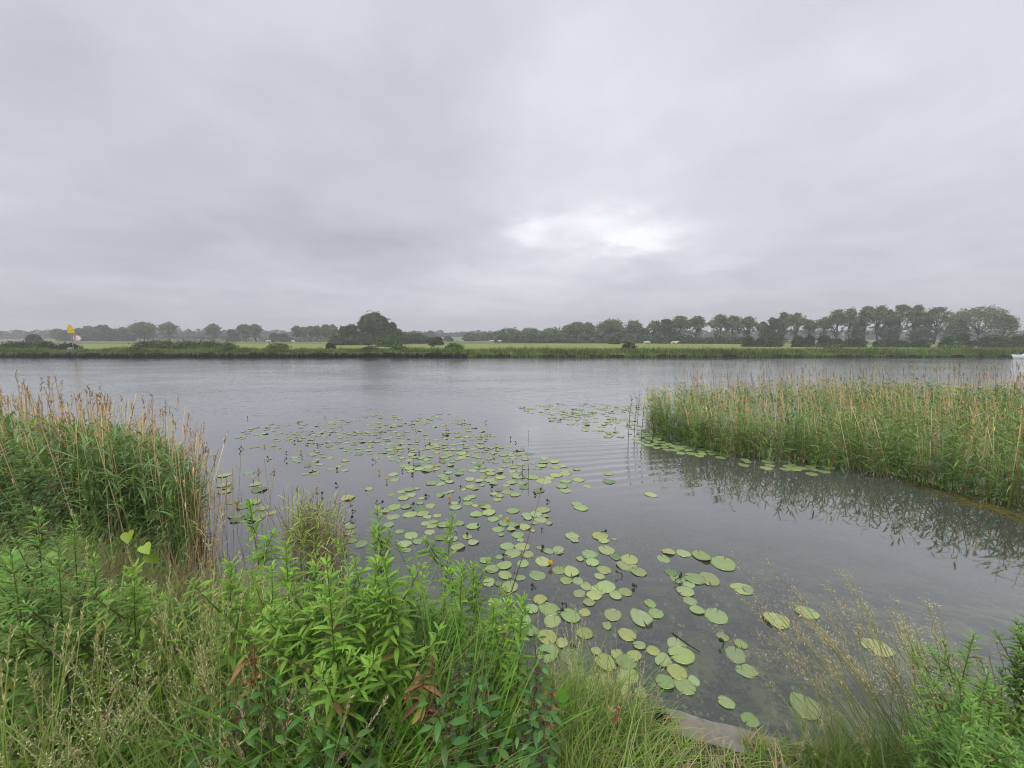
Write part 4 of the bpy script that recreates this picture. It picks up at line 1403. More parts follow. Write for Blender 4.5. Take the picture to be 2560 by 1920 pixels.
C7 = [(935, 500, 60), (945, 530, 50), (1205, 508, 55), (1435, 512, 50), (1360, 527, 60), (1150, 548, 70), (1195, 553, 60), (1248, 541, 50), (1590, 545, 60), (1650, 548, 55), (1662, 573, 58),
      (1770, 538, 90), (1705, 515, 80), (1800, 520, 60), (1890, 538, 60), (1960, 530, 70), (2010, 565, 50), (1870, 567, 65), (1890, 590, 70), (1740, 592, 65), (1570, 597, 70), (1612, 612, 60),
      (1520, 587, 40), (1527, 620, 45), (1513, 640, 50), (1490, 610, 45), (1365, 568, 65), (1325, 583, 40), (1390, 580, 40), (1370, 624, 50), (1345, 636, 50), (1430, 560, 30), (1195, 615, 55),
      (1225, 603, 40), (1255, 595, 40), (980, 596, 50), (1025, 584, 60), (1065, 580, 35), (1035, 615, 60), (993, 632, 65), (1092, 632, 35), (925, 612, 40), (800, 582, 45), (685, 631, 75),
      (1275, 660, 40), (1950, 664, 60), (1975, 686, 80), (1765, 698, 80), (1725, 722, 75), (1675, 725, 60), (1680, 742, 50), (1750, 750, 80), (1780, 732, 35), (1715, 770, 40), (1798, 772, 40),
      (1665, 793, 65), (1708, 812, 30), (1450, 682, 60), (1425, 665, 50), (1390, 672, 40), (1465, 712, 80), (1395, 722, 70), (1490, 748, 65), (1530, 730, 30), (940, 682, 80), (1010, 680, 60),
      (1088, 693, 75), (1030, 722, 80), (1100, 718, 70), (1140, 675, 60), (910, 780, 65), (700, 790, 60), (675, 775, 40), (695, 825, 65), (720, 845, 60), (710, 868, 55), (760, 886, 75),
      (1035, 838, 80), (1000, 885, 75), (1072, 872, 60), (1215, 780, 70), (1150, 785, 60), (1265, 857, 60), (1345, 845, 55), (1380, 878, 60), (1295, 902, 80), (1588, 805, 45), (1533, 833, 40),
      (1567, 900, 80), (1600, 938, 85), (1650, 900, 85), (1640, 862, 45), (1680, 943, 65), (1748, 907, 40), (1850, 918, 70), (1925, 842, 80), (1940, 865, 50), (2080, 842, 90), (2100, 868, 60),
      (2115, 920, 95), (2020, 942, 80), (2160, 860, 30), (1010, 918, 55)]
pads = []
for lst, s_, ox, oy in ((C4, 0.1302, 496, 552), (C5, 0.1302, 744, 552), (C7, 0.1808, 224, 384)):
    for (x, y, w) in lst:
        px, py = ox + x * s_, oy + y * s_
        X, Y = G(px, py)
        dep = Y * CP + H * SP
        stretch = 1.0 + 0.25 * abs(px - 512) / 512
        pads.append((X, Y, w * s_ * dep / F / 2, px, py))


def free(X, Y, r, f=0.72):
    for q in pads:
        if abs(q[0] - X) < 0.5 and math.hypot(q[0] - X, q[1] - Y) < f * (q[2] + r): return False
    return True


def fill(poly, n, rmin=0.075, rmax=0.12, clump=0.55, f=0.8):
    got = 0; tries = 0
    last = None
    while got < n and tries < n * 30:
        tries += 1
        if last is not None and random.random() < clump:
            px, py = proj(last[0] + random.gauss(0, 0.22), last[1] + random.gauss(0, 0.26), 0)
        else:
            px, py = random.uniform(min(p_[0] for p_ in poly), max(p_[0] for p_ in poly)), random.uniform(min(p_[1] for p_ in poly), max(p_[1] for p_ in poly))
        if not inpoly(np.array([px]), np.array([py]), poly)[0]: continue
        X, Y = G(px, py)
        r = random.uniform(rmin, rmax) * random.uniform(0.85, 1.0)
        if not free(X, Y, r, f): continue
        pads.append((X, Y, r, px, py)); last = (X, Y); got += 1


random.seed(11)
fill([(225, 440), (262, 424), (330, 416), (400, 413), (452, 414), (470, 424), (500, 440), (520, 452), (545, 468), (500, 474), (440, 470), (400, 464), (330, 448), (270, 440)], 320, 0.05, 0.088, 0.5, 1.0)
fill([(225, 440), (270, 440), (345, 452), (330, 470), (260, 462)], 14, 0.05, 0.08)
fill([(290, 455), (350, 455), (345, 478), (300, 476)], 12, 0.06, 0.09)
fill([(400, 440), (520, 450), (580, 470), (530, 490), (420, 478), (380, 455)], 60)
fill([(512, 407), (560, 403), (640, 403), (650, 430), (640, 440), (610, 438), (570, 428), (540, 418)], 150, 0.07, 0.11)
fill([(645, 430), (690, 444), (760, 455), (850, 470), (846, 478), (760, 468), (700, 458), (650, 445)], 46, 0.08, 0.12)
fill([(640, 430), (700, 450), (690, 456), (640, 444)], 30, 0.08, 0.12)
fill([(380, 500), (500, 500), (560, 540), (560, 640), (500, 640), (480, 560), (380, 540)], 34, 0.06, 0.095, 0.5)
fill([(530, 600), (660, 610), (700, 680), (620, 700), (540, 650)], 9, 0.07, 0.11, 0.4)
fill([(600, 470), (640, 478), (655, 500), (600, 500)], 3)
fill([(215, 470), (260, 470), (262, 510), (225, 512)], 9, 0.09, 0.12)
fill([(235, 505), (275, 505), (275, 520), (235, 520)], 6, 0.09, 0.12)

pads.sort(key=lambda p_: p_[1])
rest = MB()
for i, (X, Y, r, px, py) in enumerate(pads):
    asp = random.uniform(0.80, 0.95)
    rot = random.uniform(0, 6.28)
    cc = (PADC[random.randrange(4)] * random.uniform(0.80, 1.16) * np.array([random.uniform(0.9, 1.15), 1, random.uniform(0.85, 1.1)])).clip(0, 1)
    shape = 'oval' if asp < 0.87 else 'round'
    hue = 'pale green'
    u_ = random.random()
    if u_ < 0.06: cc = np.array([0.27, 0.31, 0.10]); hue = 'yellowing'
    elif u_ < 0.12: cc = np.array([0.10, 0.17, 0.06]); hue = 'dark green'
    curl = 0.0 if random.random() < 0.8 else random.uniform(0.08, 0.25)
    z = 0.003 + 0.002 * (i % 4)
    if i >= 295:
        pad_geom(rest, (X, Y), r / math.sqrt(asp), asp, rot, 0, cc, z, curl=curl)
        continue
    m_ = MB()
    pad_geom(m_, (0, 0), r / math.sqrt(asp), asp, rot, random.gauss(0, 0.012), cc, 0, curl=curl)
    o = m_.build('lily_pad', M_PAD)
    o.location = (X, Y, z)
    nm, w, _ = place_words(px, py)
    size = 'small' if r < 0.085 else ('large' if r > 0.125 else 'middling')
    key = (size, hue, shape, nm, w)
    k_ = _cnt.get(key, 0); _cnt[key] = k_ + 1
    tag(o, '%s %s %s lily pad, %s %s %s' % (size, hue, shape, ORD[min(k_, 39)] if k_ else 'nearest', w, nm), 'lily pad', 'lily pads floating on the river')
o = rest.build('lily_pads', M_PAD)
tag(o, 'far lily pads scattered over the river beyond the nearer ones', 'lily pads', kind='stuff')

# yellow flowers and dark buds on stalks
fl = [(507.3, 519.4, 'brightest yellow lily flower in the middle of the near pads'), (550.5, 563, 'yellow lily flower near the bank with a pale stalk')]
c7f = [(1245, 625), (1446, 487), (1193, 402), (940, 360), (995, 264), (898, 526), (857, 479), (423, 368), (75, 658), (700, 638), (222, 335), (2168, 190), (1505, 332), (1230, 228), (1162, 455), (512, 573)]
fl += [(224 + x * 0.1808, 384 + y * 0.1808, None) for x, y in c7f]
for i, (px, py, lab) in enumerate(fl):
    X, Y = G(px, py, 0.05)
    root = empty('lily_flower', (X, Y, 0))
    nm, w, _ = place_words(px, py)
    if not lab:
        k_ = _cnt.get(('f', nm, w), 0); _cnt[('f', nm, w)] = k_ + 1
        lab = '%s small yellow lily flower on its stalk %s %s' % (ORD[k_], w, nm)
    tag(root, lab, 'flower', 'yellow water lily flowers')
    m1, m2, m3 = MB(), MB(), MB()
    r = 0.021 if i < 2 else 0.019
    lean = rng.normal(0, 0.02, 2)
    tube(m1, [(lean[0] * 2, lean[1] * 2, -0.15), (0, 0, 0.04)], [0.004, 0.005], (0.16, 0.16, 0.05), 6)
    for a in np.arange(5) * 2 * np.pi / 5:
        P = np.array([[0.3 * r * math.cos(a), 0.3 * r * math.sin(a), 0.036]])
        ribbons(m2, P, [[math.cos(a), math.sin(a), 0.8]], 2.1 * r, 1.9 * r, [[-math.cos(a) * 0.5, -math.sin(a) * 0.5, 0.35]], (0.70, 0.45, 0.02), 4, 'ovate')
    tube(m3, [(0, 0, 0.036), (0, 0, 0.05), (0, 0, 0.062)], [0.4 * r, 0.65 * r, 0.5 * r], (0.45, 0.36, 0.04), 8)
    m1.build('stalk', M_BUD, root); m2.build('petals', M_BUD, root); m3.build('pistil', M_BUD, root)

c7b = [(877, 652), (1048, 663), (710, 688), (708, 732), (845, 637), (1115, 607), (1302, 622), (1308, 557), (1245, 512), (1040, 488), (1023, 437), (1021, 357), (1079, 373), (1113, 338), (1138, 324), (1495, 390),
       (1410, 448), (1596, 423), (1326, 330), (1208, 275), (1040, 222), (1450, 205), (1330, 202), (870, 262), (1060, 258), (1422, 288), (488, 470), (275, 480), (240, 402), (345, 412), (432, 397),
       (92, 348), (84, 360), (390, 312), (345, 370), (517, 335), (625, 462), (543, 600), (618, 545), (987, 470), (1218, 472), (1583, 575), (1720, 600), (1753, 572), (1788, 635), (1483, 568), (1758, 788),
       (1405, 772), (1345, 820), (1273, 803), (1763, 888), (2112, 805), (1963, 170), (1860, 190), (1775, 140), (2165, 240), (1660, 130), (1585, 295), (1612, 315), (1545, 933), (462, 325), (130, 183), (560, 180), (820, 420)]
c4b = [(145, 155), (278, 232), (1057, 237), (508, 395), (510, 420), (1415, 185), (1728, 675), (605, 710), (640, 855), (925, 150)]
bp = [(224 + x * 0.1808, 384 + y * 0.1808) for x, y in c7b] + [(496 + x * 0.1302, 552 + y * 0.1302) for x, y in c4b]
for i, (px, py) in enumerate(bp):
    X, Y = G(px, py, 0.05)
    nm, w, _ = place_words(px, py)
    k_ = _cnt.get(('b', nm, w), 0); _cnt[('b', nm, w)] = k_ + 1
    root = empty('lily_bud', (X, Y, 0))
    tag(root, '%s dark lily bud on a bent stalk %s %s' % (ORD[k_], w, nm), 'bud', 'closed water lily buds')
    m1, m2 = MB(), MB()
    a = rng.uniform(0, 6.28); l = rng.uniform(0.03, 0.10)
    zt = rng.uniform(0.012, 0.045)
    tube(m1, [(math.cos(a) * l, math.sin(a) * l, -0.1), (math.cos(a) * l * .6, math.sin(a) * l * .6, zt * 0.8), (0, 0, zt)], [0.004, 0.0045, 0.004], (0.02, 0.03, 0.015), 5)
    r = rng.uniform(0.010, 0.019)
    tube(m2, [(0, 0, zt - 0.004), (0, 0, zt + r * 0.4), (0, 0, zt + r * 1.2), (0, 0, zt + r * 2)], [r * 0.5, r, r * 0.95, r * 0.3], (0.018, 0.03, 0.012), 8)
    m1.build('stalk', M_BUD, root); m2.build('bud', M_BUD, root)

# rushes and sticks rising from the water
for i, (pts, lab) in enumerate((
        ([(522, 478, 0), (521, 465, .12)], 'upright dark rush stem, left one of the bent rushes'),
        ([(528, 480, 0), (528.5, 464, .16)], 'upright dark rush stem, right one of the bent rushes'),
        ([(518, 477, 0), (522, 473, .04), (524, 478, .01)], 'bent looping rush stem lying low among the pads'),
        ([(413, 470, 0), (413.5, 461, .09)], 'short dark stem left of the bent rushes'),
        ([(528, 439, 0), (528, 433, .09)], 'short dark stem out in the wave fan'),
        ([(664, 583, 0), (676, 589, .03)], 'dark twig lying across the pads'),
        ([(681.5, 575, -0.02), (681.0, 572, .06), (680, 577, .1)], 'dark stalk between the pads'),
        ([(672, 633, 0.0), (686, 643, .02), (700, 652, .01)], 'long thin brown twig floating near the bank'),
        ([(669, 435, 0), (669, 427, .12)], 'thin stem right beside the reed bed tip'))):
    P = []
    for px, py, z in pts:
        X, Y = G(px, py, z if len(pts) > 2 else 0)
        P.append((X, Y, z))
    if len(pts) == 2 and pts[1][2] >= 0.08: P[1] = (P[0][0] + 0.01, P[0][1], pts[1][2] + 0.12)
    P[0] = (P[0][0], P[0][1], P[0][2] - 0.15 if len(pts) == 2 else P[0][2])
    mb = MB()
    tube(mb, P, [0.006] * (len(P) - 1) + [0.003], (0.03, 0.03, 0.015), 5)
    o = mb.build('rush_stem', M_BUD)
    tag(o, lab, 'stem', 'stems rising from the water')
# broken pale reed by the bed
x, y = G(774, 457)
mb = MB()
tube(mb, [(x, y, 0), (x + 0.05, y, 0.14), (x + 0.18, y, 0.50)], [0.013, 0.012, 0.005], (0.55, 0.50, 0.40), 6)
o = mb.build('broken_reed', M_DRY); tag(o, 'single bleached white broken reed leaning at the bed edge', 'reed')

# floating weed strands below the right reeds
mb = MB()
n = 380
tt = rng.uniform(0, 1, n)
a = np.array(G(905, 480)); b = np.array(G(1040, 524))
c_ = a * (1 - tt[:, None]) + b * tt[:, None] + rng.normal(0, 0.10, (n, 2))
dirs = np.stack([np.full(n, b[0] - a[0]) + rng.normal(0, 0.9, n), np.full(n, b[1] - a[1]) + rng.normal(0, 0.9, n), np.zeros(n)], 1)
ribbons(mb, np.concatenate([c_, rng.uniform(0.003, 0.02, (n, 1))], 1), dirs, rng.uniform(0.15, 0.5, n), 0.008, np.stack([rng.normal(0, .15, n), rng.normal(0, .15, n), np.zeros(n)], 1),
        jit((0.20, 0.19, 0.06), n, 0.3), 3, 'blade', side=np.tile(norm(np.array([[0.6, 0.8, 0.0]])), (n, 1)))
o = mb.build('floating_weed', M_GRASS); tag(o, 'yellowish strands of weed floating at the foot of the right reeds', 'weed', kind='stuff')

# submerged weed and sunken leaves in the shallows
mb = MB()
n = 9000
XY = scatter([(-2.0, 3.2), (2.6, 1.7), (3.2, 3.2), (1.8, 5.2), (-1.5, 5.4)], n)
cl = rng.uniform(0, 1, n)
XY = XY[np.sin(XY[:, 0] * 5 + 2 * np.sin(XY[:, 1] * 3)) * np.sin(XY[:, 1] * 5.5 + XY[:, 0]) + rng.normal(0, 0.3, n) > 0.05]
n = len(XY)
P = np.concatenate([XY, rng.uniform(-0.30, -0.05, (n, 1))], 1)
cards(mb, P, rng.uniform(0.012, 0.034, n), jit((0.21, 0.27, 0.12), n, 0.35), nrm=np.tile([[0, 0, 1.5]], (n, 1)))
o = mb.build('underwater_weed', M_GRASS); tag(o, 'crinkled green weed beneath the shallow water by the bank', 'weed', kind='stuff')

# ---------------------------------------------------------------- plants of the near bank
def foot(px, py, h, inset=0.05):
    """standing place on the bank of a plant of height h whose tip is seen at (px, py)"""
    z = 0.4
    for _ in range(12):
        X, Y = G(px, py, z + h)
        z = 0.5 * z + 0.5 * float(zb(X, Y))
    if Y > edge(X) - inset: Y = float(edge(X)) - inset
    return X, Y


WH = np.array([0.20, 0.36, 0.05]); WHD = np.array([0.15, 0.29, 0.05])


def willowherb(h, nb, stemc=(0.14, 0.15, 0.05), leafc=WH, seed=0, width=1.0, ls=1.0):
    root = empty('willowherb', (0, 0, 0))
    ms_, ml = MB(), MB()
    lean = rng.normal(0, 0.03, 2)
    def shoot(b, d, L, r, nl, ll):
        b = np.array(b, float); d = norm(np.array(d, float))
        bend = np.array([lean[0], lean[1], 0.12 if d[2] < 0.8 else 0])
        ts = np.linspace(0, 1, 6)
        pts = b + L * (d * ts[:, None] + bend * (ts ** 2)[:, None])
        tube(ms_, pts, r * (1 - 0.75 * ts), stemc, 5)
        t = np.concatenate([np.linspace(0.10, 0.86, int(nl * 0.7)), np.linspace(0.86, 1.0, nl - int(nl * 0.7))]) + rng.normal(0, 0.008, nl)
        t = t.clip(0.02, 1)
        az = np.arange(nl) * 2.4 + rng.normal(0, 0.25, nl)
        Q = b + L * (d * t[:, None] + bend * (t ** 2)[:, None])
        el = 0.35 + 1.5 * t ** 4 + rng.normal(0, 0.12, nl)
        Dl = np.stack([np.cos(az), np.sin(az), el], 1)
        Ll = ls * ll * (1.05 - 0.55 * t ** 3) * rng.uniform(0.8, 1.15, nl)
        c = jit(leafc, nl, 0.14, 0.05) * (0.85 + 0.35 * t[:, None] ** 2)
        ye = rng.uniform(0, 1, nl) < 0.05 * (1.6 - t)
        c[ye] = np.array([[0.33, 0.29, 0.07], [0.22, 0.13, 0.06], [0.28, 0.30, 0.06]])[rng.integers(0, 3, int(ye.sum()))]
        ribbons(ml, Q, Dl, Ll, Ll * 0.19 * width, np.stack([np.cos(az) * .1, np.sin(az) * .1, -rng.uniform(0.25, 0.6, nl)], 1), c.clip(0, 1), 4, 'leaf', fold=0.35)
    shoot((0, 0, -0.05), (0, 0, 1), h, 0.005, int(82 * h / ls), 0.115)
    for i in range(nb):
        z = h * rng.uniform(0.35, 0.8)
        a = rng.uniform(0, 6.28)
        L = (h - z) * rng.uniform(0.45, 0.85)
        shoot((0, 0, z), (math.cos(a) * 0.6, math.sin(a) * 0.6, 1), L, 0.003, int((16 + 34 * L) / ls), 0.08)
    ms_.build('stem', M_LEAF, root); ml.build('leaves', M_LEAF, root)
    return root


def nettle(h):
    root = empty('nettle', (0, 0, 0))
    ms_, ml, mt = MB(), MB(), MB()
    ts = np.linspace(0, 1, 5)
    lean = rng.normal(0, 0.06, 2)
    pts = np.stack([lean[0] * ts ** 2, lean[1] * ts ** 2, -0.05 + h * ts], 1)
    tube(ms_, pts, 0.0035 * (1 - 0.6 * ts), (0.10, 0.10, 0.05), 5)
    k = int(h * 19)
    P, Dd, Ls, Bs = [], [], [], []
    for i in range(k):
        t = 0.15 + 0.85 * (i + 0.5) / k
        for s in (0, 1):
            a = i * 1.57 + s * math.pi + rng.normal(0, 0.2)
            pos = np.array([lean[0] * t * t, lean[1] * t * t, -0.05 + h * t])
            out = np.array([math.cos(a), math.sin(a), 0.5])
            pet = 0.035
            P.append(pos + norm(out) * pet); Dd.append([math.cos(a), math.sin(a), 0.15 + 0.5 * t ** 6]); Ls.append((0.082 - 0.032 * t ** 2 if t < 0.93 else 0.03) * rng.uniform(0.85, 1.15))
            Bs.append([0, 0, -rng.uniform(0.35, 0.7)])
            tube(ms_, [pos, pos + norm(out) * pet], [0.0012, 0.001], (0.10, 0.12, 0.05), 3, cap=False)
            if 0.45 < t < 0.95:
                for q in range(4):
                    e = pos + np.array([math.cos(a + q * .4 - .6), math.sin(a + q * .4 - .6), 0]) * rng.uniform(0.02, 0.05)
                    mm = 6
                    cards(mt, e + rng.normal(0, 0.006, (mm, 3)) + np.array([0, 0, -1]) * rng.uniform(0, 0.035, (mm, 1)), 0.004, jit((0.16, 0.11, 0.09), mm, 0.2))
    n = len(P); Ls = np.array(Ls)
    ribbons(ml, P, Dd, Ls, Ls * 0.40, Bs, jit((0.085, 0.20, 0.045), n, 0.25, 0.08), 5, 'ovate', fold=0.3)
    ms_.build('stem', M_LEAF, root); ml.build('leaves', M_LEAF, root); mt.build('tassels', M_DRY, root)
    return root


def spikelets(mb, Q, up, n, spread, c, sz=0.009):
    """oat-like spikelets hanging round the points Q"""
    rep = np.repeat(np.arange(len(Q)), n)
    az = rng.uniform(0, 6.28, len(rep))
    d = np.stack([np.cos(az), np.sin(az), np.full(len(rep), 0.9)], 1) + up[rep] * 0.8
    d = norm(d)
    l = spread * rng.uniform(0.2, 1.0, len(rep))
    e = Q[rep] + d * l[:, None] + np.array([0, 0, -0.3]) * l[:, None]
    ribbons(mb, Q[rep], d, l, 0.0008, np.tile([[0, 0, -0.3]], (len(rep), 1)), c * 0.8, 2, 'flat')
    ribbons(mb, e, d + rng.normal(0, 0.4, d.shape), sz * rng.uniform(0.7, 1.3, len(rep)), sz * 0.35, np.tile([[0, 0, -0.4]], (len(rep), 1)), jit(c, len(rep), 0.15), 2, 'leaf')


def flower_grass(ns, hmin, hmax, lean, spread=0.15, colr=(0.26, 0.33, 0.10), seedc=(0.52, 0.45, 0.27), kind='loose', blades=40, foot_r=0.05):
    """tuft of grass stalks in flower"""
    root = empty('flowering_grass', (0, 0, 0))
    mst, mh, mb_ = MB(), MB(), MB()
    P = np.stack([rng.normal(0, foot_r, ns), rng.normal(0, foot_r, ns), np.full(ns, -0.02)], 1)
    Dv = norm(np.stack([lean[0] + rng.normal(0, spread, ns), lean[1] + rng.normal(0, spread, ns), np.ones(ns)], 1))
    B = np.stack([lean[0] * rng.uniform(0.1, 0.7, ns) + rng.normal(0, 0.06, ns), lean[1] * rng.uniform(0.1, 0.7, ns) + rng.normal(0, 0.06, ns), -rng.uniform(0.0, 0.12, ns)], 1)
    L = rng.uniform(hmin, hmax, ns)
    c = jit(colr, ns, 0.12, 0.06)
    ribbons(mst, P, Dv, L, 0.0022, B, c, 6, 'flat', tipc=np.array(colr) * 0.4 + np.array(seedc) * 0.5)
    ribbons(mst, P, Dv, L, 0.0022, B, c, 6, 'flat', tipc=np.array(colr) * 0.4 + np.array(seedc) * 0.5, side=norm(np.cross(Dv, np.array([0.3, 1.0, 0.1]))))
    k = 14
    rep = np.repeat(np.arange(ns), k)
    t = (0.80 if kind == 'loose' else 0.84) + (0.20 if kind == 'loose' else 0.16) * rng.uniform(0, 1, len(rep))
    Q = curve_pt(P[rep], Dv[rep], L[rep], B[rep], t)
    T_ = norm(Dv[rep] + 2 * B[rep] * t[:, None])
    if kind == 'loose':
        spikelets(mh, Q, T_, 3, 0.045, np.array(seedc))
    else:
        ribbons(mh, Q, T_ + rng.normal(0, 0.25, T_.shape), rng.uniform(0.012, 0.024, len(rep)), 0.0034, np.zeros_like(T_), jit(seedc, len(rep), 0.15), 2, 'leaf')
        rep2 = np.repeat(np.arange(ns), 20)
        t2 = 0.84 + 0.16 * rng.uniform(0, 1, len(rep2))
        Q2 = curve_pt(P[rep2], Dv[rep2], L[rep2], B[rep2], t2)
        ribbons(mh, Q2, norm(Dv[rep2] + 2 * B[rep2]) + rng.normal(0, 0.3, Q2.shape), 0.012, 0.003, np.zeros_like(Q2), jit(seedc, len(rep2), 0.15), 2, 'leaf')
    nb = blades
    az = rng.uniform(0, 6.28, nb)
    P = np.stack([rng.normal(0, foot_r, nb), rng.normal(0, foot_r, nb), np.full(nb, -0.02)], 1)
    ribbons(mb_, P, np.stack([np.cos(az) * 0.35 + lean[0], np.sin(az) * 0.35 + lean[1], np.ones(nb)], 1), rng.uniform(0.25, 0.55, nb) * hmax, rng.uniform(0.003, 0.006, nb),
            np.stack([np.cos(az) * 0.3, np.sin(az) * 0.3, -rng.uniform(0.1, 0.5, nb)], 1), jit((0.15, 0.29, 0.055), nb, 0.15), 5, 'blade', fold=0.2)
    mst.build('stalks', M_GRASS, root); mh.build('seed_heads', M_DRY, root); mb_.build('blades', M_GRASS, root)
    return root


def sword_tuft(n, hmin, hmax, w=0.012):
    root = empty('sword_grass', (0, 0, 0))
    m_ = MB()
    az = rng.uniform(0, 6.28, n)
    P = np.stack([rng.normal(0, 0.08, n), rng.normal(0, 0.06, n), np.full(n, -0.03)], 1)
    ribbons(m_, P, np.stack([np.cos(az) * 0.22 + 0.08, np.sin(az) * 0.2, np.ones(n)], 1), rng.uniform(hmin, hmax, n), w * rng.uniform(0.7, 1.3, n),
            np.stack([np.cos(az) * 0.2 + 0.05, np.sin(az) * 0.15, -rng.uniform(0.02, 0.3, n)], 1), jit((0.17, 0.35, 0.05), n, 0.15), 6, 'blade', fold=0.3)
    m_.build('blades', M_LEAF, root)
    m2 = MB()
    k = 6
    P = np.stack([rng.normal(0, 0.07, k), rng.normal(0, 0.06, k), np.full(k, -0.03)], 1)
    ribbons(m2, P, np.stack([rng.normal(0, .2, k), rng.normal(0, .2, k), np.ones(k)], 1), rng.uniform(hmin, hmax, k) * 0.9, w * 0.6, np.stack([rng.normal(0, .2, k), rng.normal(0, .2, k), -rng.uniform(0.1, 0.4, k)], 1), jit((0.42, 0.30, 0.16), k), 5, 'blade')
    m2.build('dead_blades', M_DRY, root)
    return root


def dock(h):
    """dock plant: a brown seed spike over green, yellow and red ageing leaves"""
    root = empty('dock', (0, 0, 0))
    a_, b_, c_ = MB(), MB(), MB()
    tube(a_, [(0, 0, -0.05), (0.01, 0, h * 0.5), (0.03, 0.01, h)], [0.006, 0.005, 0.002], (0.22, 0.09, 0.05), 6)
    n = 40
    az = rng.uniform(0, 6.28, n); z = rng.uniform(0.2, 0.92, n) * h
    cols = np.array([(0.36, 0.15, 0.08), (0.44, 0.24, 0.10), (0.44, 0.36, 0.10), (0.20, 0.10, 0.06), (0.12, 0.22, 0.04)])[rng.integers(0, 5, n)]
    ribbons(b_, np.stack([0 * z, 0 * z, z], 1), np.stack([np.cos(az), np.sin(az), rng.uniform(0.1, 1.0, n)], 1), rng.uniform(0.03, 0.075, n), rng.uniform(0.010, 0.022, n),
            np.stack([np.cos(az) * .1, np.sin(az) * .1, -rng.uniform(0.4, 1.0, n)], 1), cols, 5, 'leaf', fold=0.4)
    k = 160
    t = rng.uniform(0.6, 1.0, k)
    cards(c_, np.stack([0.02 * t, 0 * t, t * h], 1) + rng.normal(0, 0.009, (k, 3)), 0.004, jit((0.20, 0.08, 0.05), k, 0.25))
    a_.build('stem', M_LEAF, root); b_.build('leaves', M_LEAF, root); c_.build('seed_spike', M_DRY, root)
    return root


def heart_leaf(mb, p, ax, up, s, colr):
    """heart-shaped bindweed leaf"""
    ax = norm(np.array(ax, float)); up = norm(np.array(up, float)); side = norm(np.cross(ax, up))
    up = np.cross(side, ax)
    out = [(0.0, 0.0), (-0.12, 0.25), (-0.05, 0.5), (0.18, 0.6), (0.5, 0.46), (0.8, 0.22), (1.05, 0.0)]
    V, q = [], []
    for x, y in out:
        for sgn in (-1, 0, 1):
            yy = y * sgn * 0.85
            V.append(np.array(p) + s * (ax * (x if sgn else max(x, 0)) + side * yy + up * (0.18 * abs(yy) - 0.10 * max(x, 0) ** 2)))
    for i in range(len(out) - 1):
        for j in range(2):
            q.append([i * 3 + j, i * 3 + j + 1, (i + 1) * 3 + j + 1, (i + 1) * 3 + j])
    mb.add(V, quads=q, c=colr)


def bindweed(pts, n, s=0.05, c=(0.20, 0.34, 0.045)):
    root = empty('bindweed', tuple(pts[0]))
    a_, b_ = MB(), MB()
    P = np.array(pts) - np.array(pts[0])
    tube(a_, P, [0.0022] * len(P), (0.30, 0.16, 0.06), 4)
    ts = np.linspace(0.1, 1, n) * (len(P) - 1)
    for t in ts:
        i = min(int(t), len(P) - 2); p = P[i] * (1 - (t - i)) + P[i + 1] * (t - i)
        az = rng.uniform(0, 6.28)
        d = np.array([math.cos(az) * .6, math.sin(az) * .6 - 0.3, -0.5 + rng.normal(0, .3)])
        tube(a_, [p, p + norm(d) * 0.02], [0.0012, 0.001], (0.2, 0.2, 0.06), 3)
        heart_leaf(b_, p + norm(d) * 0.02, d, (0, -0.6, 0.8), s * rng.uniform(0.7, 1.2), jit(c, 1, 0.12, 0.08)[0])
    a_.build('vine', M_LEAF, root); b_.build('leaves', M_LEAF, root)
    return root


PLAND = [('the near-bank yellow flower', 550, 563), ('the concrete edging', 715, 725), ('the left reeds', 150, 560), ('the reed clump', 310, 560),
         ('the bottom left corner', 10, 760), ('the red-leaved dock', 425, 700), ('the bottom right corner', 1015, 760), ('the black timber stake', 661, 716),
         ('the tall middle willowherbs', 410, 540), ('the big bindweed leaves', 145, 560)]
_pc = {}


def where_words(px, py, kind):
    j = min(range(len(PLAND)), key=lambda i: math.hypot(PLAND[i][1] - px, PLAND[i][2] - py))
    nm, lx, ly = PLAND[j]
    a = math.degrees(math.atan2(ly - py, px - lx)) % 360
    w = ['right of', 'above right of', 'above', 'above left of', 'left of', 'below left of', 'below', 'below right of'][int((a + 22.5) // 45) % 8]
    k = _pc.get((kind, nm, w), 0); _pc[(kind, nm, w)] = k + 1
    return (ORD[min(k, 39)] + ' ' if k else ''), w, nm


def put(proto, used, x, y, rz, s, lab, cat, group, z=None):
    z = float(zb(x, y)) if z is None else z
    if proto.name not in used:
        used.add(proto.name)
        o = proto
        o.location = (x, y, z); o.rotation_euler = (0, 0, rz); o.scale = (s,) * 3
    else:
        o = dup(proto, (x, y, z), rz, s)
    return tag(o, lab, cat, group)


used = set()
wh = [willowherb(1.15, 6, seed=0), willowherb(1.15, 3), willowherb(1.15, 9), willowherb(1.15, 5, leafc=WHD)]
whc = [willowherb(1.15, 6, leafc=np.array([0.17, 0.315, 0.065]), ls=0.75, width=0.85), willowherb(1.1, 4, leafc=np.array([0.155, 0.29, 0.06]), ls=0.8, width=0.9)]
whr = willowherb(1.05, 8, stemc=(0.20, 0.07, 0.04), leafc=np.array([0.11, 0.19, 0.05]), width=1.3)
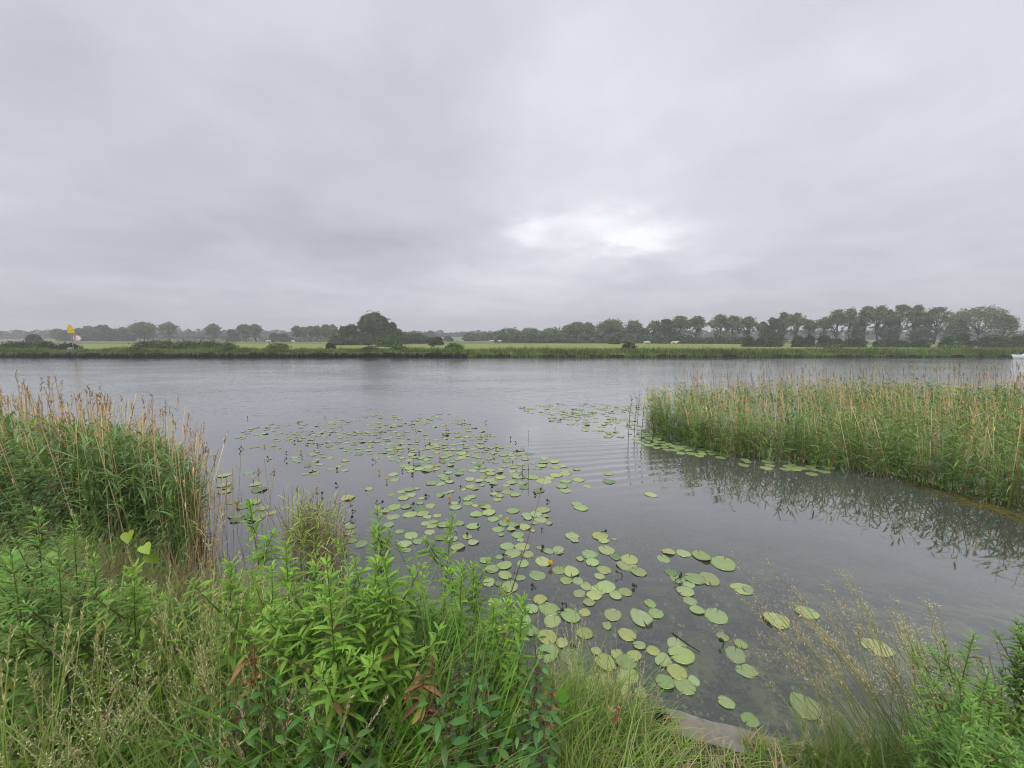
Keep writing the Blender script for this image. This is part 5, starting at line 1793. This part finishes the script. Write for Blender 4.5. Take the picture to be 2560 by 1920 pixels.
# those one can point at: (px, py of the tip, height, variant, label)
named = [(258, 497, 1.15, 1, 'tall leafy willowherb tip rising before the small reed clump'),
         (380, 505, 1.12, 0, 'left one of the two tallest middle willowherbs before the lily pads'),
         (437, 508, 1.15, 1, 'right one of the two tallest middle willowherbs before the lily pads'),
         (400, 545, 1.05, 0, 'willowherb just behind and between the two tallest middle ones'),
         (455, 548, 1.0, 1, 'willowherb close at the right side of the two tallest middle ones'),
         (330, 550, 1.05, 2, 'bushy willowherb at the right foot of the small reed clump'),
         (362, 552, 1.0, 0, 'willowherb close at the left side of the two tallest middle ones'),
         (283, 535, 1.05, 2, 'bushy willowherb just right of the tip before the small reed clump'),
         (497, 590, 0.85, 0, 'low willowherb left of the slim pale one against the pads'),
         (476, 552, 0.95, 0, 'shorter willowherb right of the two tallest middle ones'),
         (515, 580, 0.95, 1, 'slim pale willowherb standing alone against the near pads'),
         (20, 500, 1.15, 2, 'bushy willowherb at the left edge under the reeds'),
         (60, 508, 1.05, 2, 'bushy willowherb second from the left edge below the reeds'),
         (8, 535, 1.1, 2, 'leafy willowherb cut by the left edge, lower one'),
         (42, 545, 1.05, 2, 'leafy willowherb between the left edge and the red stem'),
         (85, 545, 1.0, 2, 'leafy willowherb below the drooping left reeds'),
         (118, 565, 0.95, 0, 'leafy willowherb left of the big bindweed leaves'),
         (-12, 560, 1.0, 2, 'lowest leafy willowherb cut by the left edge'),
         (215, 560, 0.95, 0, 'willowherb in front of the foot of the left reed bed'),
         (300, 560, 0.95, 0, 'willowherb standing between the small reed clump and the bank'),
         (345, 575, 0.9, 3, 'darker willowherb left of the two tallest middle ones'),
         (415, 580, 0.85, 3, 'low dark willowherb between the two tallest middle ones'),
         (1005, 563, 1.15, 2, 'tallest bushy willowherb in the right corner'),
         (988, 572, 1.1, 2, 'bushy willowherb just left of the tallest one in the right corner'),
         (962, 618, 1.0, 0, 'pointed willowherb at the left side of the right corner thicket'),
         (1022, 585, 1.1, 2, 'bushy willowherb cut by the right edge'),
         (975, 655, 0.95, 2, 'low leafy willowherb at the foot of the right corner thicket'),
         (945, 690, 0.75, 0, 'smallest willowherb at the water side of the right corner thicket')]
for px, py, h, v_, lab in named:
    x, y = foot(px, py, h)
    put(whc[v_ % 2] if px > 900 or (px < 130 and v_ == 2) else wh[v_], used, x, y, rng.uniform(0, 6.28), h / 1.15, lab, 'plant', 'willowherbs on the near bank')
x, y = foot(28, 478, 1.0)
put(whr, used, x, y, 0.5, 1.12, 'tall weed with a reddish brown stem at the left below the reeds', 'plant', 'red-stemmed weeds')
x, y = foot(232, 520, 0.9)
# filler willowherbs: behind (near the water) and in the mass at the left
cand = []
for i in range(900):
    y = rng.uniform(1.6, 3.3)
    px = rng.uniform(-40, 500)
    lo = np.interp(px, [-30, 100, 200, 260, 330, 420, 500], [545, 566, 592, 574, 586, 590, 612])
    py = lo + abs(rng.normal(0, 12)) + 2
    d = D(px, py, y)
    x = float(d[0])
    if y > edge(x) - 0.06: continue
    h = float(d[2] - zb(x, y))
    if not 0.5 < h < 1.15: continue
    if all(math.hypot(x - a, y - b) > (0.10 if px > 230 else 0.14) for a, b in cand):
        cand.append((x, y))
        o_, w, nm = where_words(px, py, 'w')
        v_ = int(rng.integers(0, 4))
        if px < 230 and rng.uniform() < 0.3:
            put(whr, used, x, y, rng.uniform(0, 6.28), h / 1.05, ('%sreddish-stemmed leafy weed in the thicket %s %s' % (o_, w, nm)), 'plant', 'red-stemmed weeds')
            continue
        put(wh[v_], used, x, y, rng.uniform(0, 6.28), h / 1.15, ('%sfresh green willowherb in the thicket %s %s' % (o_, w, nm)), 'plant', 'willowherbs on the near bank')
    if len(cand) > 125: break
for i in range(54):
    px = rng.uniform(935, 1060); py = rng.uniform(610, 740) + max(0, (985 - px)) * 1.2
    h = rng.uniform(0.55, 0.9)
    x, y = foot(px, py, h, 0.06)
    qx, qy = proj(x, y, float(zb(x, y)) + h)
    o_, w, nm = where_words(qx, qy, 'w')
    put(whc[int(rng.integers(0, 2))], used, x, y, rng.uniform(0, 6.28), h / 1.15, ('%sfresh green willowherb in the thicket %s %s' % (o_, w, nm)), 'plant', 'willowherbs on the near bank')

# nettles: the dark middle
nt = [nettle(0.85), nettle(0.85), nettle(0.8)]
cand = []
for i in range(900):
    x = rng.uniform(-1.6, 0.35); y = rng.uniform(0.85, 1.8)
    h = rng.uniform(0.45, 0.72)
    px, py = proj(x, y, float(zb(x, y)) + h)
    if not (200 < px < 545 and 628 < py < 860): continue
    if px < 280 and rng.uniform() < 0.6: continue
    if abs(px - 426) < 20 or abs(px - 396) < 10: continue
    if any(math.hypot(x - a, y - b) < 0.088 for a, b in cand): continue
    cand.append((x, y))
    o_, w, nm = where_words(px, py, 'n')
    put(nt[int(rng.integers(0, 3))], used, x, y, rng.uniform(0, 6.28), h / 0.83, '%sdark green stinging nettle with brownish tassels %s %s' % (o_, w, nm), 'plant', 'nettles on the near bank')
    if len(cand) > 120: break

# sword-leaved grass behind the nettles
sw = [sword_tuft(64, 0.5, 0.95, 0.015), sword_tuft(50, 0.45, 0.9, 0.013)]
for px, py, h in ((318, 588, 0.8), (340, 580, 0.85), (366, 592, 0.8), (395, 600, 0.8), (425, 590, 0.85), (455, 596, 0.8), (480, 600, 0.75), (498, 615, 0.7), (290, 600, 0.7), (470, 570, 0.85), (445, 565, 0.8)):
    x, y = foot(px, py - 8, h + 0.12, 0.03)
    o_, w, nm = where_words(px, py, 's')
    put(sw[int(rng.integers(0, 2))], used, x, y, rng.uniform(0, 6.28), h / 0.82, '%stuft of long bright green sword-shaped leaves %s %s' % (o_, w, nm), 'plant', 'sword-leaved grass tufts')

# docks and red leaves
dk = [dock(0.6), dock(0.5)]
for px, py, h, lab in ((422, 645, 0.72, 'red-leaved dock with orange crumpled leaves in the middle of the nettles'), (397, 640, 0.62, 'dock with an orange leaf left of the red-leaved dock'),
                       (305, 640, 0.5, 'yellow-leaved dock between the nettles and the willowherbs'), (532, 655, 0.6, 'dock with yellow and red leaves beside the slim pale willowherb'),
                       (548, 690, 0.5, 'low dock with salmon pink leaves below the slim pale willowherb'), (250, 655, 0.6, 'dock with a broad yellow leaf left of the nettles'),
                       (262, 690, 0.45, 'low brown-leaved dock at the left side of the nettles'), (618, 695, 0.35, 'small dock with orange tips near the black timber stake'),
                       (508, 610, 0.62, 'brown seeding dock spike beside the sword-shaped leaves'), (1010, 720, 0.4, 'dock with orange leaves in the bottom right thicket'),
                       (975, 735, 0.35, 'low dock with one long orange leaf at bottom right'), (240, 735, 0.35, 'red dock leaf pile among the bottom left grass'), (355, 640, 0.55, 'brown seeding dock spike among the nettles left of the orange one')):
    x, y = foot(px, py, h)
    put(dk[int(rng.integers(0, 2))], used, x, y, rng.uniform(0, 6.28), h / 0.55, lab, 'plant', 'docks on the near bank')


# bindweed
def bw(pxs, n, s, lab, Yd, c=(0.20, 0.34, 0.045)):
    pts = [D(px, py, Yd) for px, py in pxs]
    o = bindweed(pts, n, s, c)
    tag(o, lab, 'bindweed', 'bindweed vines')


bw([(150, 590), (143, 570), (146, 550), (140, 538), (128, 530)], 6, 0.075, 'bindweed vine with big yellow-green heart leaves before the left reeds', 2.55, (0.26, 0.40, 0.03))
bw([(12, 585), (25, 560), (30, 545), (40, 560)], 3, 0.09, 'bindweed with one broad heart leaf at the left edge', 2.1, (0.16, 0.30, 0.05))
bw([(60, 640), (80, 610), (100, 585), (90, 570)], 6, 0.06, 'bindweed vine climbing through the left weeds', 2.0)
bw([(330, 745), (345, 715), (360, 690), (350, 670)], 8, 0.045, 'bright green bindweed low among the middle nettles', 1.55, (0.15, 0.33, 0.03))
bw([(385, 765), (405, 750), (430, 745), (420, 720)], 7, 0.05, 'bright green bindweed at the bottom beneath the red-leaved dock', 1.4, (0.15, 0.33, 0.03))
bw([(520, 700), (545, 680), (560, 700), (535, 735)], 7, 0.05, 'bindweed with bright leaves winding round the salmon pink dock', 1.6, (0.13, 0.32, 0.02))
bw([(115, 600), (130, 620), (150, 640), (170, 610)], 6, 0.05, 'yellowing bindweed vine under the left reeds', 2.2, (0.34, 0.36, 0.05))

# flowering grasses
fg = [flower_grass(11, 0.75, 1.0, (-0.28, 0.05), kind='loose', seedc=(0.52, 0.48, 0.26)),
      flower_grass(14, 0.6, 0.9, (-0.10, 0.0), kind='dense'),
      flower_grass(15, 0.7, 0.95, (0.10, 0.0), kind='dense', colr=(0.36, 0.50, 0.09), seedc=(0.58, 0.54, 0.28)),
      flower_grass(12, 0.75, 1.0, (-0.40, 0.1), kind='loose', seedc=(0.52, 0.42, 0.27)),
      flower_grass(10, 0.5, 0.75, (0.05, -0.05), kind='loose', seedc=(0.58, 0.52, 0.32))]
spots = []
# right side, leaning over the water
for px, py, v_, s in ((800, 660, 3, 1.05), (835, 668, 0, 1.1), (860, 680, 3, 1.15), (885, 700, 0, 1.1), (905, 705, 1, 1.05), (925, 720, 0, 0.95), (845, 700, 1, 1.0), (870, 715, 3, 1.0), (820, 720, 0, 0.7), (895, 735, 2, 0.8), (915, 690, 0, 1.0), (930, 700, 1, 1.0), (875, 690, 0, 1.1), (850, 670, 0, 1.1), (790, 748, 4, 0.4), (810, 745, 4, 0.55), (835, 745, 4, 0.65), (870, 748, 0, 0.6), (900, 755, 4, 0.6)):
    x, y = G(px, py + 20, 0.36)
    y = min(y, float(edge(x)) - 0.08)
    spots.append((x, y, v_, s))
# middle, at the edge before the near pads
for px, py, v_, s in ((560, 700, 2, 0.75), (590, 705, 2, 0.8), (610, 715, 1, 0.8), (575, 735, 4, 0.8), (635, 735, 1, 0.65), (600, 748, 2, 0.7), (545, 730, 1, 0.7)):
    x, y = G(px, py, 0.45)
    y = min(y, float(edge(x)) - 0.06)
    spots.append((x, y, v_, s))
# left: yellow green stalks and drooping straw coloured heads
for i in range(50):
    y = rng.uniform(0.95, 1.75); px = rng.uniform(-60, 300)
    d = D(px, rng.uniform(600, 740), y)
    x = float(d[0]); h = float(d[2] - zb(x, y))
    if not 0.3 < h < 0.95: continue
    spots.append((x, y, int(rng.choice([1, 2, 2, 4, 3 if px < 120 else 2, 0])), h / 0.82))
for px, py, v_ in ((205, 790, 2), (228, 795, 2), (252, 790, 2), (190, 780, 2), (275, 790, 2), (300, 800, 4), (345, 790, 4), (430, 770, 1), (445, 790, 1), (400, 800, 4), (470, 780, 4), (150, 820, 1), (120, 800, 1)):
    x, y = G(px, py, 0.6)
    spots.append((x, y, v_, 1.05 if v_ == 2 else 0.8))
kinds = ['airy loose-headed', 'narrow spiked', 'tall yellow-green', 'purplish wind-bent', 'pale oat-like']
for x, y, v_, s in spots:
    h = 0.8 * s
    px, py = proj(x, y, float(zb(x, y)) + h * 0.9)
    o_, w, nm = where_words(px, py, 'g%d' % v_)
    put(fg[v_], used, x, y, rng.uniform(-0.4, 0.4) if v_ in (0, 3) else rng.uniform(0, 6.28), s, '%s%s flowering grass tuft %s %s' % (o_, kinds[v_], w, nm), 'grass tuft', 'flowering grasses on the near bank')

# dry brown twigs
for i, (px, py, dx, dy, Yd, lab) in enumerate(((505, 552, 40, -75, 1.95, 'long bare twig reaching over the near pads'), (330, 690, -60, -50, 1.7, 'reddish dead twig among the nettles'),
                                            (345, 665, -12, -60, 1.75, 'upright reddish dead twig in the nettles'), (95, 640, 40, -80, 2.3, 'dead grey stalk slanting before the left reeds'),
                                            (490, 700, 30, -70, 1.8, 'thin dead twig right of the red-leaved dock'), (215, 600, -50, -60, 2.5, 'dead crossed stalk at the foot of the left reeds'))):
    a, b = D(px, py + 60, Yd), D(px + dx, py + dy, Yd + 0.1)
    mb = MB()
    tube(mb, [a, (a * 0.5 + b * 0.5) + np.array([0.01, 0, 0.01]), b], [0.003, 0.0025, 0.001], (0.26, 0.15, 0.10), 5)
    for q in range(4):
        f = 0.4 + 0.15 * q
        p = a * (1 - f) + b * f
        tube(mb, [p, p + np.array([rng.normal(0, .04), rng.normal(0, .03), rng.uniform(0.02, 0.07)])], [0.0014, 0.0006], (0.26, 0.15, 0.10), 4)
    o = mb.build('dead_twig', M_DRY, loc=tuple(a)); tag(o, lab, 'twig', 'dead twigs')

# brownish dry tangle by the left reeds' foot
mb = MB()
n = 900
px = np.concatenate([rng.normal(205, 22, n // 2), rng.normal(105, 40, n - n // 2)]); 
P = np.array([G(a, rng.uniform(575, 640), 0.55) for a in px])
zz_ = np.array([float(zb(a, min(b, edge(a) - .05))) for a, b in P])
P[:, 1] = np.minimum(P[:, 1], edge(P[:, 0]) - 0.03)
P3 = np.concatenate([P, (zz_ + rng.uniform(0, 0.3, n))[:, None]], 1)
ribbons(mb, P3, np.stack([rng.normal(0, .5, n), rng.normal(0, .4, n), np.ones(n)], 1), rng.uniform(0.15, 0.5, n), 0.004, rng.normal(0, 0.25, (n, 3)), jit((0.30, 0.20, 0.13), n, 0.25), 4, 'blade')
o = mb.build('dry_tangle', M_DRY); tag(o, 'tangle of dry brown stems at the foot of the left reeds', 'dry grass', kind='stuff')

# the carpet of grass and low leaves
mb = MB()
n = 42000
X = rng.uniform(-4.2, 4.2, n)
V_ = rng.uniform(0, 1, n)
E = edge(X)
Y = 0.75 + (E - 0.02 - 0.75) * V_
ok = (Y > 0.75) & (E > 0.8)
bare = (X > 0.84) & (X < 1.2) & (E - Y < 0.15)
ok &= ~bare
X, Y, E = X[ok], Y[ok], E[ok]
n = len(X)
Z = zb(X, Y) - 0.02
hh = rng.uniform(0.14, 0.5, n) * (0.75 + 0.6 * sm((0.3 - X) / 1.2)) * np.where(E - Y < 0.3, 0.8, 1)
hh *= np.where((X > 0.7) & (X < 1.4), 0.30, np.where((X > 0.4) & (X < 1.6), 0.6, 1))
cur = np.sin(X * 2.3 + Y * 1.7)
az = rng.uniform(0, 6.28, n)
dry = rng.uniform(0, 1, n) < np.where((X > 0.9) & (E - Y < 0.5), 0.30, 0.10)
c = np.where((rng.uniform(0, 1, (n, 1)) < 0.5), np.array([0.16, 0.27, 0.05]), np.array([0.24, 0.33, 0.065])) * (1 + 0.15 * cur[:, None]) * (1 + rng.normal(0, 0.12, (n, 1)))
c[dry] = jit((0.30, 0.24, 0.13), int(dry.sum()), 0.2)
ribbons(mb, np.stack([X, Y, Z], 1), np.stack([np.cos(az) * 0.45 - 0.12 + 0.1 * cur, np.sin(az) * 0.4, np.ones(n)], 1), hh, rng.uniform(0.0028, 0.0065, n),
        np.stack([np.cos(az) * 0.3 - 0.15 + 0.15 * cur, np.sin(az) * 0.25, -rng.uniform(0.1, 0.65, n)], 1), c.clip(0.01, 1), 4, 'blade', fold=0.25)
o = mb.build('bank_grass', M_GRASS)
tag(o, 'thick green grass covering the near bank', 'grass', kind='stuff')

# long arching blades in front at the left and in tussocks along the water's edge
mb = MB()
n = 15000
X = rng.uniform(-3.2, -0.35, n); Y = rng.uniform(0.8, 1.75, n)
cl_ = np.sin(X * 9 + 2 * np.sin(Y * 7)) * np.sin(Y * 8 + X * 3)
ok = (rng.uniform(-1, 1, n) < cl_ + 0.5) & (X < -0.42 - 0.25 * (Y - 0.8))
X, Y = X[ok], Y[ok]
X2 = rng.uniform(0.15, 3.0, 9000); Y2 = edge(X2) - 0.03 - rng.uniform(0, 1, 9000) ** 1.5 * 0.75
ok = ((X2 < 0.84) | (X2 > 1.2) | (edge(X2) - Y2 > 0.17)) & (Y2 > 0.6)
X, Y = np.concatenate([X, X2[ok]]), np.concatenate([Y, Y2[ok]])
n = len(X)
az = rng.uniform(0, 6.28, n)
lf = X < 0
hh = np.where(lf, rng.uniform(0.35, 0.80, n), rng.uniform(0.12, 0.42, n))
nearc = (X > 0.68) & (X < 1.45)
hh = np.where(nearc, hh * 0.52, hh)
c = np.where(rng.uniform(0, 1, (n, 1)) < 0.6, np.array([0.18, 0.32, 0.055]), np.array([0.26, 0.36, 0.08])) * (1 + rng.normal(0, 0.14, (n, 1)))
dry = rng.uniform(0, 1, n) < np.where(lf, 0.10, np.where(nearc, 0.45, 0.2))
c[dry] = jit((0.42, 0.34, 0.20), int(dry.sum()), 0.2)
ribbons(mb, np.stack([X, Y, zb(X, Y) - 0.02], 1), np.stack([np.cos(az) * 0.35 + 0.1, np.sin(az) * 0.3, np.ones(n)], 1), hh, rng.uniform(0.004, 0.010, n),
        np.stack([np.cos(az) * 0.35 + 0.1, np.sin(az) * 0.3, -rng.uniform(0.1, 0.6, n)], 1), c.clip(0.01, 1), 5, 'blade', fold=0.25)
o = mb.build('long_grass', M_GRASS)
tag(o, 'long arching green grass blades nearest the camera on the bank', 'grass', kind='stuff')

# small weeds' leaves between the grasses at the left
mb = MB()
n = 9000
X = rng.uniform(-4.2, -0.3, n); E = edge(X); Y = 0.8 + (E - 0.85) * rng.uniform(0, 1, n)
Z = zb(X, Y) + rng.uniform(0.02, 0.38, n)
az = rng.uniform(0, 6.28, n)
L = rng.uniform(0.02, 0.05, n)
ribbons(mb, np.stack([X, Y, Z], 1), np.stack([np.cos(az), np.sin(az), rng.uniform(0, 1, n)], 1), L, L * 0.45, np.stack([0 * az, 0 * az, -rng.uniform(0.2, 0.7, n)], 1), jit((0.12, 0.25, 0.045), n, 0.2, 0.1), 3, 'ovate', fold=0.2)
o = mb.build('ground_herbs', M_LEAF)
tag(o, 'small leafy herbs growing through the bank grass at the left', 'herbs', kind='stuff')

# ---------------------------------------------------------------- damp air
mb = MB()
box(mb, -1100, 1100, -110, 1000, -6.0, 40.0, (1, 1, 1))
hm = bpy.data.materials.new('haze')
hm.use_nodes = True
hm.node_tree.nodes.clear()
hn = NG(hm.node_tree)
pv = hn.n('ShaderNodeVolumePrincipled')
hn.set(pv, 'Color', (0.97, 0.98, 1.0, 1))
hn.set(pv, 'Density', 0.0013)
ho = hn.n('ShaderNodeOutputMaterial')
hm.node_tree.links.new(pv.outputs[0], ho.inputs['Volume'])
o = mb.build('haze', hm, smooth=False)
o['kind'] = 'stuff'
